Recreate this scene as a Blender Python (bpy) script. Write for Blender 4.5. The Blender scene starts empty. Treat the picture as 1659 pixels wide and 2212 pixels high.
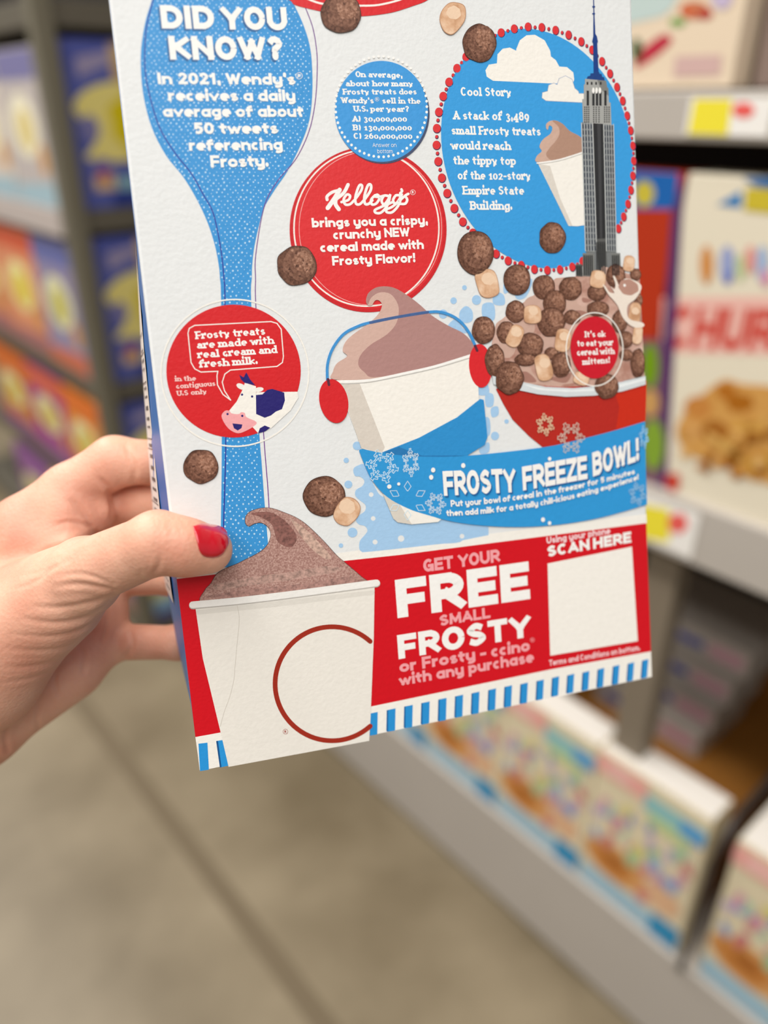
import bpy, bmesh, math, random
import numpy as np
from mathutils import Vector, Matrix, geometry

# ------------------------------------------------------------------ camera, light, exposure
sc = bpy.context.scene
COL = sc.collection
FPX, CX, CY = 1660.0, 829.5, 1106.0            # focal length and centre of the 1659x2212 frame
CAM_H = 1.45
PITCH, YAW = math.radians(27.82109676), math.radians(40.96319219)
right = Vector((math.cos(YAW), -math.sin(YAW), 0))
fwd = Vector((math.sin(YAW) * math.cos(PITCH), math.cos(YAW) * math.cos(PITCH), -math.sin(PITCH)))
down = fwd.cross(right)
CAM = Matrix(((right.x, down.x, fwd.x, 0), (right.y, down.y, fwd.y, 0), (right.z, down.z, fwd.z, CAM_H), (0, 0, 0, 1)))
cd = bpy.data.cameras.new('camera')
cam = bpy.data.objects.new('camera', cd); COL.objects.link(cam)
cam.matrix_world = Matrix(((right.x, -down.x, -fwd.x, 0), (right.y, -down.y, -fwd.y, 0), (right.z, -down.z, -fwd.z, CAM_H), (0, 0, 0, 1)))
cd.sensor_fit = 'VERTICAL'; cd.sensor_height = 36.0; cd.lens = FPX / 2212.0 * 36.0
cd.clip_start = 0.02
cd.dof.use_dof = True
cd.dof.focus_distance = 0.273
APERTURE = 0.0077                                # lens opening in metres
cd.dof.aperture_fstop = (cd.lens / 1000.0) / APERTURE
sc.camera = cam

world = bpy.data.worlds.new('store_ambient'); sc.world = world
world.use_nodes = True
bg = world.node_tree.nodes['Background']
bg.inputs[0].default_value = (1.0, 0.985, 0.965, 1); bg.inputs[1].default_value = 0.26

def area(name, loc, size, energy, rot=(0, 0, 0), col=(1, 0.98, 0.945)):
    l = bpy.data.lights.new(name, 'AREA'); l.shape = 'RECTANGLE'; l.size, l.size_y = size; l.energy = energy; l.color = col
    o = bpy.data.objects.new(name, l); COL.objects.link(o); o.location = loc; o.rotation_euler = rot
    return o
area('ceiling_light', (-0.5, 0.3, 3.7), (0.5, 6.0), 122)
area('ceiling_light', (-2.3, 0.3, 3.7), (0.5, 6.0), 85)
area('ceiling_light', (0.1, 4.2, 3.7), (0.5, 4.0), 85)

sc.view_settings.view_transform = 'Standard'; sc.view_settings.look = 'None'
sc.view_settings.gamma = 1.0; sc.view_settings.use_curve_mapping = False
sc.view_settings.exposure = 0.1

# ------------------------------------------------------------------ materials
def lin(c):
    return tuple(((x / 255.0) / 12.92 if x / 255.0 <= 0.04045 else ((x / 255.0 + 0.055) / 1.055) ** 2.4) for x in c)
MATS = {}
def mat(name, rgb, rough=0.5, spec=0.3, var=0.0, vscale=20, bump=0.0, bscale=300, coat=0.0, metal=0.0):
    key = (name, tuple(rgb))
    if key in MATS: return MATS[key]
    m = bpy.data.materials.new(name); m.use_nodes = True; nt = m.node_tree
    b = nt.nodes['Principled BSDF']
    c = (*lin(rgb), 1)
    b.inputs['Base Color'].default_value = c; b.inputs['Roughness'].default_value = rough
    b.inputs['Specular IOR Level'].default_value = spec; b.inputs['Metallic'].default_value = metal
    b.inputs['Coat Weight'].default_value = coat; b.inputs['Coat Roughness'].default_value = 0.08
    tc = nt.nodes.new('ShaderNodeTexCoord')
    if var:
        n = nt.nodes.new('ShaderNodeTexNoise'); n.inputs['Scale'].default_value = vscale; n.inputs['Detail'].default_value = 5
        mx = nt.nodes.new('ShaderNodeMix'); mx.data_type = 'RGBA'
        mx.inputs[6].default_value = tuple(x * (1 - var) for x in c[:3]) + (1,)
        mx.inputs[7].default_value = tuple(min(1, x * (1 + var)) for x in c[:3]) + (1,)
        nt.links.new(tc.outputs['Object'], n.inputs['Vector']); nt.links.new(n.outputs['Fac'], mx.inputs[0])
        nt.links.new(mx.outputs[2], b.inputs['Base Color'])
    if bump:
        n2 = nt.nodes.new('ShaderNodeTexNoise'); n2.inputs['Scale'].default_value = bscale; n2.inputs['Detail'].default_value = 3
        bp = nt.nodes.new('ShaderNodeBump'); bp.inputs['Strength'].default_value = bump; bp.inputs['Distance'].default_value = 0.0004
        nt.links.new(tc.outputs['Object'], n2.inputs['Vector']); nt.links.new(n2.outputs['Fac'], bp.inputs['Height'])
        nt.links.new(bp.outputs['Normal'], b.inputs['Normal'])
    MATS[key] = m
    return m
def ink(rgb):                                   # printed carton ink with faint paper texture
    return mat('printed_ink', rgb, 0.42, 0.28, 0.045, 420, 0.22, 700)
def far_ink(rgb):
    return mat('printed_carton', rgb, 0.45, 0.25)
def speckle(name, dark, mid, light, scale, rough=0.45):   # printed photograph of a crunchy or frosty surface
    if name in MATS: return MATS[name]
    m = bpy.data.materials.new(name); m.use_nodes = True; nt = m.node_tree; b = nt.nodes['Principled BSDF']
    b.inputs['Roughness'].default_value = rough; b.inputs['Specular IOR Level'].default_value = 0.25
    tc = nt.nodes.new('ShaderNodeTexCoord')
    n = nt.nodes.new('ShaderNodeTexNoise'); n.inputs['Scale'].default_value = scale; n.inputs['Detail'].default_value = 7; n.inputs['Roughness'].default_value = 0.65
    r = nt.nodes.new('ShaderNodeValToRGB'); e = r.color_ramp.elements
    e[0].position = 0.36; e[0].color = (*lin(dark), 1); e[1].position = 0.66; e[1].color = (*lin(light), 1)
    k = e.new(0.5); k.color = (*lin(mid), 1)
    nt.links.new(tc.outputs['Object'], n.inputs['Vector']); nt.links.new(n.outputs['Fac'], r.inputs['Fac']); nt.links.new(r.outputs['Color'], b.inputs['Base Color'])
    MATS[name] = m
    return m

# ------------------------------------------------------------------ object helpers
def tag(o, label=None, cat=None, group=None, kind=None):
    if label: o['label'] = label
    if cat: o['category'] = cat
    if group: o['group'] = group
    if kind: o['kind'] = kind
    return o
def empty(name, mw, label, cat, group=None):
    o = bpy.data.objects.new(name, None); COL.objects.link(o); o.matrix_world = mw; o.empty_display_size = 0.02
    return tag(o, label, cat, group)
def obj(name, verts, faces, mats, parent=None, midx=None, smooth=False, mw=None):
    me = bpy.data.meshes.new(name); me.from_pydata([tuple(v) for v in verts], [], faces); me.update()
    for m in (mats if isinstance(mats, (list, tuple)) else [mats]): me.materials.append(m)
    if midx is not None: me.polygons.foreach_set('material_index', midx)
    if smooth: me.polygons.foreach_set('use_smooth', [True] * len(me.polygons))
    o = bpy.data.objects.new(name, me); COL.objects.link(o)
    if parent is not None: o.parent = parent
    if mw is not None: o.matrix_world = mw
    return o
class MB:                                       # collects bevelled boxes and tubes into one mesh
    def __init__(s): s.v, s.f = [], []
    def box(s, x0, x1, y0, y1, z0, z1, bev=0.0):
        bm = bmesh.new(); bmesh.ops.create_cube(bm, size=1)
        for v in bm.verts: v.co = ((x0 + x1) / 2 + v.co.x * (x1 - x0), (y0 + y1) / 2 + v.co.y * (y1 - y0), (z0 + z1) / 2 + v.co.z * (z1 - z0))
        if bev: bmesh.ops.bevel(bm, geom=bm.edges[:], offset=bev, segments=2, affect='EDGES', profile=0.5)
        s.add(bm); return s
    def add(s, bm):
        n = len(s.v); bm.verts.index_update()
        s.v += [v.co[:] for v in bm.verts]; s.f += [[n + v.index for v in f.verts] for f in bm.faces]; bm.free()
    def tube(s, pts, r, seg=10):
        pts = [Vector(p) for p in pts]; n0 = len(s.v); up = Vector((0.3, 0.2, 1)).normalized()
        for i, p in enumerate(pts):
            t = (pts[min(i + 1, len(pts) - 1)] - pts[max(i - 1, 0)]).normalized()
            a = t.cross(up)
            if a.length < 0.05: a = t.cross(Vector((1, 0, 0)))
            a.normalize(); b = t.cross(a)
            for k in range(seg):
                w = 2 * math.pi * k / seg; s.v.append((p + (a * math.cos(w) + b * math.sin(w)) * r)[:])
        for i in range(len(pts) - 1):
            for k in range(seg):
                s.f.append([n0 + i * seg + k, n0 + i * seg + (k + 1) % seg, n0 + (i + 1) * seg + (k + 1) % seg, n0 + (i + 1) * seg + k])
        s.f.append([n0 + k for k in range(seg)][::-1]); s.f.append([n0 + (len(pts) - 1) * seg + k for k in range(seg)])
        return s
    def build(s, name, m, parent=None, smooth=False, mw=None): return obj(name, s.v, s.f, m, parent, None, smooth, mw)

def ray(px, py):
    return (right * ((px - CX) / FPX) + down * ((py - CY) / FPX) + fwd)
EYE = Vector((0, 0, CAM_H))

# ------------------------------------------------------------------ lettering: pen-stroke alphabet
# lower case heights: 0 baseline, 1 x-height, 2 ascender, -1 descender; capitals and figures: 0..1
# 'x,y x,y' straight strokes, '~' smooth strokes, 'o cx,cy rx,ry a0,a1' arcs, '.' dots
LOW = dict(
 a=(.62, ['o .5,.5 .5,.5 0,360', '1,0 1,1']), b=(.62, ['0,0 0,2', 'o .5,.5 .5,.5 0,360']), c=(.52, ['o .5,.5 .5,.5 50,310']),
 d=(.62, ['1,0 1,2', 'o .5,.5 .5,.5 0,360']), e=(.6, ['o .5,.5 .5,.5 0,312', '.1,.5 1,.5']),
 f=(.48, ['.26,0 .26,1.5', 'o .95,1.45 .69,.55 180,82', '0,1 .85,1']), g=(.62, ['o .5,.5 .5,.5 0,360', '1,1 1,-.4', 'o .5,-.4 .5,.6 0,-140']),
 h=(.62, ['0,0 0,2', 'o .5,.5 .5,.5 180,0', '1,.5 1,0']), i=(0, ['0,0 0,1', '. 0,2.12']), j=(.2, ['1,1 1,-.6', 'o 0,-.6 1,.4 0,-90', '. 1,2.12']),
 k=(.62, ['0,0 0,2', '.95,1 .1,.42', '.3,.55 1,0']), l=(0, ['0,0 0,2']),
 m=(1.0, ['0,0 0,1', 'o .25,.5 .25,.5 180,0', '.5,.5 .5,0', 'o .75,.5 .25,.5 180,0', '1,.5 1,0']),
 n=(.62, ['0,0 0,1', 'o .5,.5 .5,.5 180,0', '1,.5 1,0']), o=(.62, ['o .5,.5 .5,.5 0,360']), p=(.62, ['0,1 0,-1', 'o .5,.5 .5,.5 0,360']),
 q=(.62, ['1,1 1,-1', 'o .5,.5 .5,.5 0,360']), r=(.42, ['0,0 0,1', 'o .8,.45 .8,.55 180,75']),
 s=(.5, ['~ .95,.86 .5,1 .08,.78 .3,.55 .75,.44 .93,.2 .5,0 .03,.14']), t=(.42, ['.35,1.65 .35,.4', 'o .85,.4 .5,.4 180,275', '0,1 .9,1']),
 u=(.62, ['0,1 0,.5', 'o .5,.5 .5,.5 180,360', '1,1 1,0']), v=(.62, ['0,1 .5,0 1,1']), w=(.95, ['0,1 .25,0 .5,.85 .75,0 1,1']),
 x=(.6, ['0,1 1,0', '0,0 1,1']), y=(.62, ['0,1 0,.5', 'o .5,.5 .5,.5 180,360', '1,1 1,-.4', 'o .5,-.4 .5,.6 0,-140']), z=(.55, ['0,1 1,1 0,0 1,0']))
UP = dict(
 A=(.78, ['0,0 .5,1 1,0', '.2,.28 .8,.28']), B=(.68, ['0,0 0,1', '0,1 .5,1', 'o .5,.77 .42,.23 90,-90', '.5,.53 0,.53', 'o .55,.265 .45,.265 90,-90', '.55,0 0,0']),
 C=(.7, ['o .5,.5 .5,.5 42,318']), D=(.74, ['0,0 0,1', '0,1 .4,1', 'o .4,.5 .6,.5 90,-90', '.4,0 0,0']), E=(.58, ['0,0 0,1', '0,1 1,1', '0,.5 .9,.5', '0,0 1,0']),
 F=(.56, ['0,0 0,1', '0,1 1,1', '0,.45 .88,.45']), G=(.74, ['o .5,.5 .5,.5 45,330', '1,0 1,.45 .6,.45']), H=(.74, ['0,0 0,1', '1,0 1,1', '0,.5 1,.5']),
 I=(0, ['0,0 0,1']), K=(.7, ['0,0 0,1', '.95,1 .1,.48', '.3,.58 1,0']), L=(.55, ['0,1 0,0', '0,0 1,0']), M=(.92, ['0,0 .06,1 .5,.2 .94,1 1,0']),
 N=(.74, ['0,0 0,1 1,0 1,1']), O=(.76, ['o .5,.5 .5,.5 0,360']), P=(.64, ['0,0 0,1', '0,1 .5,1', 'o .5,.7 .5,.3 90,-90', '.5,.4 0,.4']),
 R=(.68, ['0,0 0,1', '0,1 .5,1', 'o .5,.72 .48,.28 90,-90', '.5,.44 0,.44', '.5,.44 1,0']), S=(.64, ['~ .95,.85 .5,1 .06,.76 .3,.56 .75,.45 .96,.22 .5,0 .02,.14']),
 T=(.66, ['.5,0 .5,1', '0,1 1,1']), U=(.74, ['0,1 0,.42', 'o .5,.42 .5,.42 180,360', '1,1 1,.42']), W=(1.05, ['0,1 .25,0 .5,.85 .75,0 1,1']),
 Y=(.74, ['0,1 .5,.42 1,1', '.5,.42 .5,0']), Z=(.62, ['0,1 1,1 0,0 1,0']))
UP.update({'0': (.6, ['o .5,.5 .5,.5 0,360']), '1': (.3, ['.0,.78 .8,1 .8,0']), '2': (.56, ['~ .05,.72 .2,.95 .6,1 .95,.78 .75,.5 .05,0', '.05,0 1,0']),
 '3': (.56, ['~ .05,.85 .5,1 .92,.78 .45,.54', '~ .45,.54 .97,.28 .5,0 .02,.14']), '4': (.62, ['.78,0 .78,1 0,.3 1,.3']), '5': (.56, ['.9,1 .14,1 .1,.55', '~ .1,.55 .5,.66 .97,.34 .5,0 .02,.12']),
 '6': (.58, ['o .5,.32 .5,.32 0,360', '~ .0,.32 .25,.8 .75,1']), '8': (.58, ['o .5,.76 .42,.24 0,360', 'o .5,.27 .5,.27 0,360']), '9': (.58, ['o .5,.68 .5,.32 0,360', '~ 1,.68 .75,.2 .25,0']),
 '.': (0, ['. 0,0']), ',': (.04, ['. 1,0', '~ 1,.0 1,-.12 0,-.26']), '’': (.04, ['. 1,1', '~ 1,1 1,.86 0,.72']), "'": (0, ['0,1 0,.75']), '!': (0, ['0,1 0,.56', '. 0,0']),
 '?': (.5, ['~ .02,.78 .3,1 .75,.96 .95,.72 .5,.45 .48,.3', '. .48,0']), '-': (.3, ['0,.36 1,.36']), '(': (.12, ['~ 1,1.05 0,.5 1,-.1']), ')': (.12, ['~ 0,1.05 1,.5 0,-.1'])})
def catmull(P, n=6, closed=False):
    P = [Vector((p[0], p[1])) for p in P]
    out = []; N = len(P)
    for i in range(N if closed else N - 1):
        if closed: a, b, c, d = P[(i - 1) % N], P[i], P[(i + 1) % N], P[(i + 2) % N]
        else: a, b, c, d = P[max(i - 1, 0)], P[i], P[i + 1], P[min(i + 2, N - 1)]
        for k in range(n):
            t = k / n
            out.append(0.5 * ((2 * b) + (c - a) * t + (2 * a - 5 * b + 4 * c - d) * t * t + (3 * b - a - 3 * c + d) * t ** 3))
    if not closed: out.append(P[-1])
    return out
def ribbon(pts, wx, wy, ext=True, lo=None, hi=None):
    """mitred strips (lists of quads, each quad 2-D points) for a pen of half-widths wx, wy following pts"""
    P = [Vector((p[0], p[1])) for p in pts]; Q = [P[0]]
    for p in P[1:]:
        if (p - Q[-1]).length > 1e-7: Q.append(p)
    if len(Q) < 2: return []
    runs = [[Q[0], Q[1]]]
    for p in Q[2:]:
        d0 = (runs[-1][-1] - runs[-1][-2]).normalized(); d1 = (p - runs[-1][-1]).normalized()
        if d0.dot(d1) < 0.45: runs.append([runs[-1][-1].copy(), p])
        else: runs[-1].append(p)
    strips = []
    for k, R in enumerate(runs):
        D = [(R[i + 1] - R[i]).normalized() for i in range(len(R) - 1)]; R = [p.copy() for p in R]
        if ext or k > 0: R[0] -= Vector((D[0].x * wx, D[0].y * wy))
        if ext or k < len(runs) - 1: R[-1] += Vector((D[-1].x * wx, D[-1].y * wy))
        side = []
        for i in range(len(R)):
            d0, d1 = D[max(i - 1, 0)], D[min(i, len(D) - 1)]; n0, n1 = Vector((-d0.y, d0.x)), Vector((-d1.y, d1.x))
            n = (n0 + n1) / max(1 + n0.dot(n1), .3); o = Vector((n.x * wx, n.y * wy)); side.append((R[i] + o, R[i] - o))
        if lo is not None: side = [tuple(Vector((p.x, min(max(p.y, lo), hi))) for p in q) for q in side]
        strips.append([[side[i][0], side[i][1], side[i + 1][1], side[i + 1][0]] for i in range(len(side) - 1)])
        if k > 0:
            c = runs[k][0]; J = [Vector((c.x + wx * math.cos(t * math.pi / 6), c.y + wy * math.sin(t * math.pi / 6))) for t in range(12)]
            if lo is not None: J = [Vector((p.x, min(max(p.y, lo), hi))) for p in J]
            strips.append([J])
    return strips
def text_polys(s, wx, wy, xh, desc, gap, serif=False, space=.32):
    """polygons of a line of lettering in units of the capital height; returns polys, width"""
    out = []; x0 = 0.0
    for ch in s:
        if ch == ' ': x0 += space; continue
        lower = ch in LOW
        W, st = (LOW if lower else UP)[ch]
        W = W * (1 + 0.55 * wx) + wx
        n0 = len(out); narrow = .24 * wx if serif and ch in 'ilI1' else 0; x0 += narrow
        def Y(y):
            if not lower: return wy / 2 + y * (1 - wy)
            if y >= 1: return (xh - wy / 2) + (y - 1) * (1 - xh)
            if y >= 0: return wy / 2 + y * (xh - wy)
            return wy / 2 + y * (-desc)
        def X(x): return x0 + wx / 2 + x * (W - wx)
        if serif and ch == 'a': st = ['~ .1,.8 .42,1 .84,.88 .9,.6', '.9,.66 .9,0', '~ .9,.52 .4,.58 .06,.28 .36,0 .9,.22']
        if serif and ch == 'y': st = ['0,1 .52,0', '~ 1,1 .52,0 .35,-.6 .05,-.8']
        for k in st:
            p = k.split()
            if p[0] == 'o':
                (cx, cy), (rx, ry), (a0, a1) = [tuple(map(float, q.split(','))) for q in p[1:]]
                n = max(6, int(abs(a1 - a0) / 15))
                pts = [(X(cx + rx * math.cos(math.radians(a0 + (a1 - a0) * i / n))), Y(cy + ry * math.sin(math.radians(a0 + (a1 - a0) * i / n)))) for i in range(n + 1)]
                out += ribbon(pts, wx / 2, wy / 2, ext=False)
                if serif and abs(a1 - a0) < 330 and ch in 'crfagy':
                    e = pts[-1]; out.append([[Vector((e[0] + wx * .55 * math.cos(t * .628), e[1] + wx * .55 * math.sin(t * .628))) for t in range(10)]])
            elif p[0] == '~':
                pts = catmull([tuple(map(float, q.split(','))) for q in p[1:]], 5); pts = [(X(a.x), Y(a.y)) for a in pts]
                out += ribbon(pts, wx / 2, wy / 2, ext=False)
            elif p[0] == '.':
                x, y = map(float, p[1].split(',')); r = wx * .55
                yy = Y(y) if y != 0 else r
                out.append([[Vector((X(x) + r * math.cos(t * .524), yy + r * math.sin(t * .524))) for t in range(12)]])
            else:
                q = [tuple(map(float, a.split(','))) for a in p]
                pts = [(X(a), Y(b)) for a, b in q]
                lo = (desc if lower and min(b for a, b in q) < 0 else 0); hi = 1.0 if max(b for a, b in q) > 1 or not lower else xh
                if ch in ",'’-": lo, hi = -9, 9
                out += ribbon(pts, wx / 2, wy / 2, True, lo, hi)
                if serif and ch not in ".,'’!?-()e":
                    for (a, b) in ((0, 1), (-1, -2)):
                        d = Vector(pts[a]) - Vector(pts[b]); x, y = pts[a]
                        if abs(d.y) > abs(d.x) * 1.2 and q[a][1] in (0, 1, 2, -1):
                            if ch in 'aduq' and q[a][1] in (0,): xs = (x - wx * .3, x + wx * .85)
                            elif lower and q[a][1] in (1, 2): xs = (x - wx * .95, x + wx * .5)
                            else: xs = (x - wx * .92, x + wx * .92)
                            yy = y - wy * .5 if d.y < 0 else y + wy * .5; h = wy * 1.15 if d.y < 0 else -wy * 1.15; c = wx * .12
                            out.append([[Vector((xs[0], yy)), Vector((xs[1], yy)), Vector((xs[1], yy + h * .7)), Vector((xs[1] - c, yy + h)), Vector((xs[0] + c, yy + h)), Vector((xs[0], yy + h * .7))]])
        if serif and ch in '012': out[n0:] = [[[Vector((p.x, p.y * .72)) for p in q] for q in t] for t in out[n0:]]
        if serif and ch in '349': out[n0:] = [[[Vector((p.x, p.y - .22)) for p in q] for q in t] for t in out[n0:]]
        x0 += W + gap + narrow - ({'r': .1, 'c': .07, 'f': .1, 't': .05, 's': .03, 'e': .03}.get(ch, 0) if not serif else 0)
    return out, x0 - gap

# ------------------------------------------------------------------ flat printing on a carton face
class Art:
    """Printed shapes lying on a face. mapper turns a photo measurement into face coordinates (metres)."""
    def __init__(s, mapper, base=0.00005, step=0.0000011, inkf=ink):
        s.map = mapper; s.v, s.f, s.mi, s.mats = [], [], [], []; s.z = base; s.step = step; s.lock = False; s.T = (0, 0, 1); s.ink = inkf
    def px(s, p): return (s.T[0] + p[0] / s.T[2], s.T[1] + p[1] / s.T[2])
    def uv(s, p): return Vector(s.map(*s.px(p)))
    def midx(s, c):
        m = c if not isinstance(c, tuple) else s.ink(c)
        if m not in s.mats: s.mats.append(m)
        return s.mats.index(m)
    def raw(s, P, c, adv=True):
        if adv and not s.lock: s.z += s.step
        if len(P) < 3: return
        n = len(s.v); s.v += [(p[0], p[1], s.z) for p in P]; mi = s.midx(c)
        if len(P) == 4 or len(P) == 3:
            tris = [tuple(range(len(P)))]
        else: tris = geometry.tessellate_polygon([[Vector((p[0], p[1], 0)) for p in P]])
        for t in tris:
            a = [Vector(P[i][:2]) for i in t[:3]]
            if (a[1] - a[0]).cross(a[2] - a[0]) < 0: t = t[::-1]
            s.f.append([n + i for i in t]); s.mi.append(mi)
    def poly(s, P, c, smooth=False, n=5):
        if smooth: P = catmull(P, n, True)
        s.raw([s.uv(p) for p in P], c)
    def ell(s, cx, cy, rx, ry, c, rot=0, n=64, wob=0, seed=0, a0=0, a1=360):
        rnd = random.Random(seed); ph = [(rnd.uniform(0, 6.3), rnd.randint(3, 8)) for _ in range(4)]
        P = []
        ca, sa = math.cos(math.radians(rot)), math.sin(math.radians(rot))
        for i in range(n):
            t = math.radians(a0 + (a1 - a0) * i / n); k = 1 + wob * sum(math.sin(f * t + q) for q, f in ph) / 2
            x, y = rx * k * math.cos(t), ry * k * math.sin(t); P.append((cx + x * ca - y * sa, cy + x * sa + y * ca))
        s.poly(P, c)
    def stroke(s, P, w, c, smooth=False, closed=False, n=6):
        if smooth: P = catmull(P, n, closed)
        P = [Vector((p[0], p[1])) for p in P]
        if closed: P = P + [P[0]]
        z = s.z + s.step
        for i, strip in enumerate(ribbon(P, w / 2, w / 2, False)):
            for j, q in enumerate(strip):
                s.z = z + (i % 3) * s.step * .7 + (j / len(strip)) * s.step * 4
                s.raw([s.uv(p) for p in q], c, False)
        s.z = z + s.step * 4
        for e in ((P[0], P[-1]) if not closed else (P[0],)):
            s.raw([s.uv((e[0] + w / 2 * math.cos(t * .6283), e[1] + w / 2 * math.sin(t * .6283))) for t in range(10)], c, False)
    def ring(s, cx, cy, rx, ry, w, c, n=96, a0=0, a1=360, rot=0):
        ca, sa = math.cos(math.radians(rot)), math.sin(math.radians(rot)); P = []
        for i in range(n + 1):
            t = math.radians(a0 + (a1 - a0) * i / n); x, y = rx * math.cos(t), ry * math.sin(t); P.append((cx + x * ca - y * sa, cy + x * sa + y * ca))
        s.z += s.step
        for strip in ribbon(P, w / 2, w / 2, False):
            for q in strip: s.raw([s.uv(p) for p in q], c, False)
    def text(s, txt, p0, p1, cap, c, style='sans', mid=None, shadow=None, cap1=None):
        st = dict(sans=(.335, .24, .71, -.27, .08, False, .5), heavy=(.36, .26, .7, -.2, .11, False, .32), serif=(.36, .175, .68, -.27, .12, True, .54),
                  thin=(.11, .11, .74, -.25, .14, False, .36), narrow=(.34, .23, .72, -.24, .07, False, .3))[style]
        polys, W = text_polys(txt, *st)
        A, B = s.uv(p0), s.uv(p1); M = s.uv(mid) if mid else (A + B) / 2
        mpx = mid or ((p0[0] + p1[0]) / 2, (p0[1] + p1[1]) / 2)
        def size(p, k): return abs((s.uv((p[0], p[1] - k)) - s.uv(p)).y)
        c0 = size(p0, cap); c1 = size(p1, cap1 or cap)
        Q = 2 * M - (A + B) / 2                     # quadratic baseline through A, M, B
        def place(x, y):
            t = x / W; b = (1 - t) ** 2 * A + 2 * t * (1 - t) * Q + t * t * B
            return b + Vector((0, 1)) * y * (c0 + (c1 - c0) * t)
        for pas in ((shadow, True), (None, False)):
            if pas[1] and not shadow: continue
            col, off = (shadow[0], shadow[1]) if pas[1] else (c, None)
            sh = (s.uv((mpx[0] + off[0], mpx[1] + off[1])) - s.uv(mpx)) if off else Vector((0, 0))
            s.z += s.step
            z = s.z
            for i, strip in enumerate(polys):
                s.z = z + (i % 7) * s.step * .7
                for q in strip: s.raw([place(p[0], p[1]) + sh for p in q], col, False)
            s.z = z + 5 * s.step
    def reg(s, x, y, r, c):
        s.ring(x, y, r, r, r * .16, c, 20); s.text('R', (x - r * .38, y + r * .5), (x + r * .38, y + r * .5), r * 1.05, c, 'sans')
    def build(s, name, parent):
        return obj(name, s.v, s.f, s.mats, parent, s.mi)

# palette of the printing
PAPER = (231, 232, 231); CREAM = (246, 241, 232); BLUE = (60, 150, 215); SKY = (66, 155, 222); RED = (219, 38, 44); NAVY = (38, 30, 110)
WHITE = (248, 245, 240); PINK = (244, 170, 172); PALE = (166, 203, 236)
BALL = [speckle('printed_cocoa_puff_%d' % i, *c, 1100) for i, c in enumerate((((76, 46, 34), (104, 68, 52), (128, 88, 70)), ((94, 60, 46), (128, 88, 70), (152, 110, 90)), ((112, 74, 58), (150, 106, 84), (186, 142, 120))))]
MALLOW = speckle('printed_marshmallow', (196, 146, 108), (222, 178, 142), (240, 208, 178), 130)
COCOA = speckle('printed_cocoa_milk', (176, 128, 112), (202, 162, 146), (222, 188, 174), 90)
FROST = speckle('printed_frosty_swirl', (148, 106, 97), (178, 137, 126), (206, 170, 158), 1700)

# ------------------------------------------------------------------ the hero carton in the hand
BR = Matrix(((0.95014382, 0.07696905, -0.30216301), (-0.11527348, 0.98710895, -0.11103128), (0.28972184, 0.14032706, 0.94676796)))
BT = Vector((-0.0657662920, 0.0924481487, 0.27431787))
L = Matrix.Identity(4)
for i in range(3):
    L[i][0] = BR[i][0]; L[i][1] = -BR[i][1]; L[i][2] = -BR[i][2]; L[i][3] = BT[i]
BOX = CAM @ L                                    # carton frame: x right, y up, z out of the front panel
BOXI = BOX.inverted()
def face(px, py):
    """photo measurement -> position on the carton's front panel, metres"""
    o = BOXI @ EYE; d = (BOXI.to_3x3() @ ray(px, py)); t = -o.z / d.z
    return (o.x + d.x * t, o.y + d.y * t)
BW, BH, BD = 0.190, 0.296, 0.052

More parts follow.
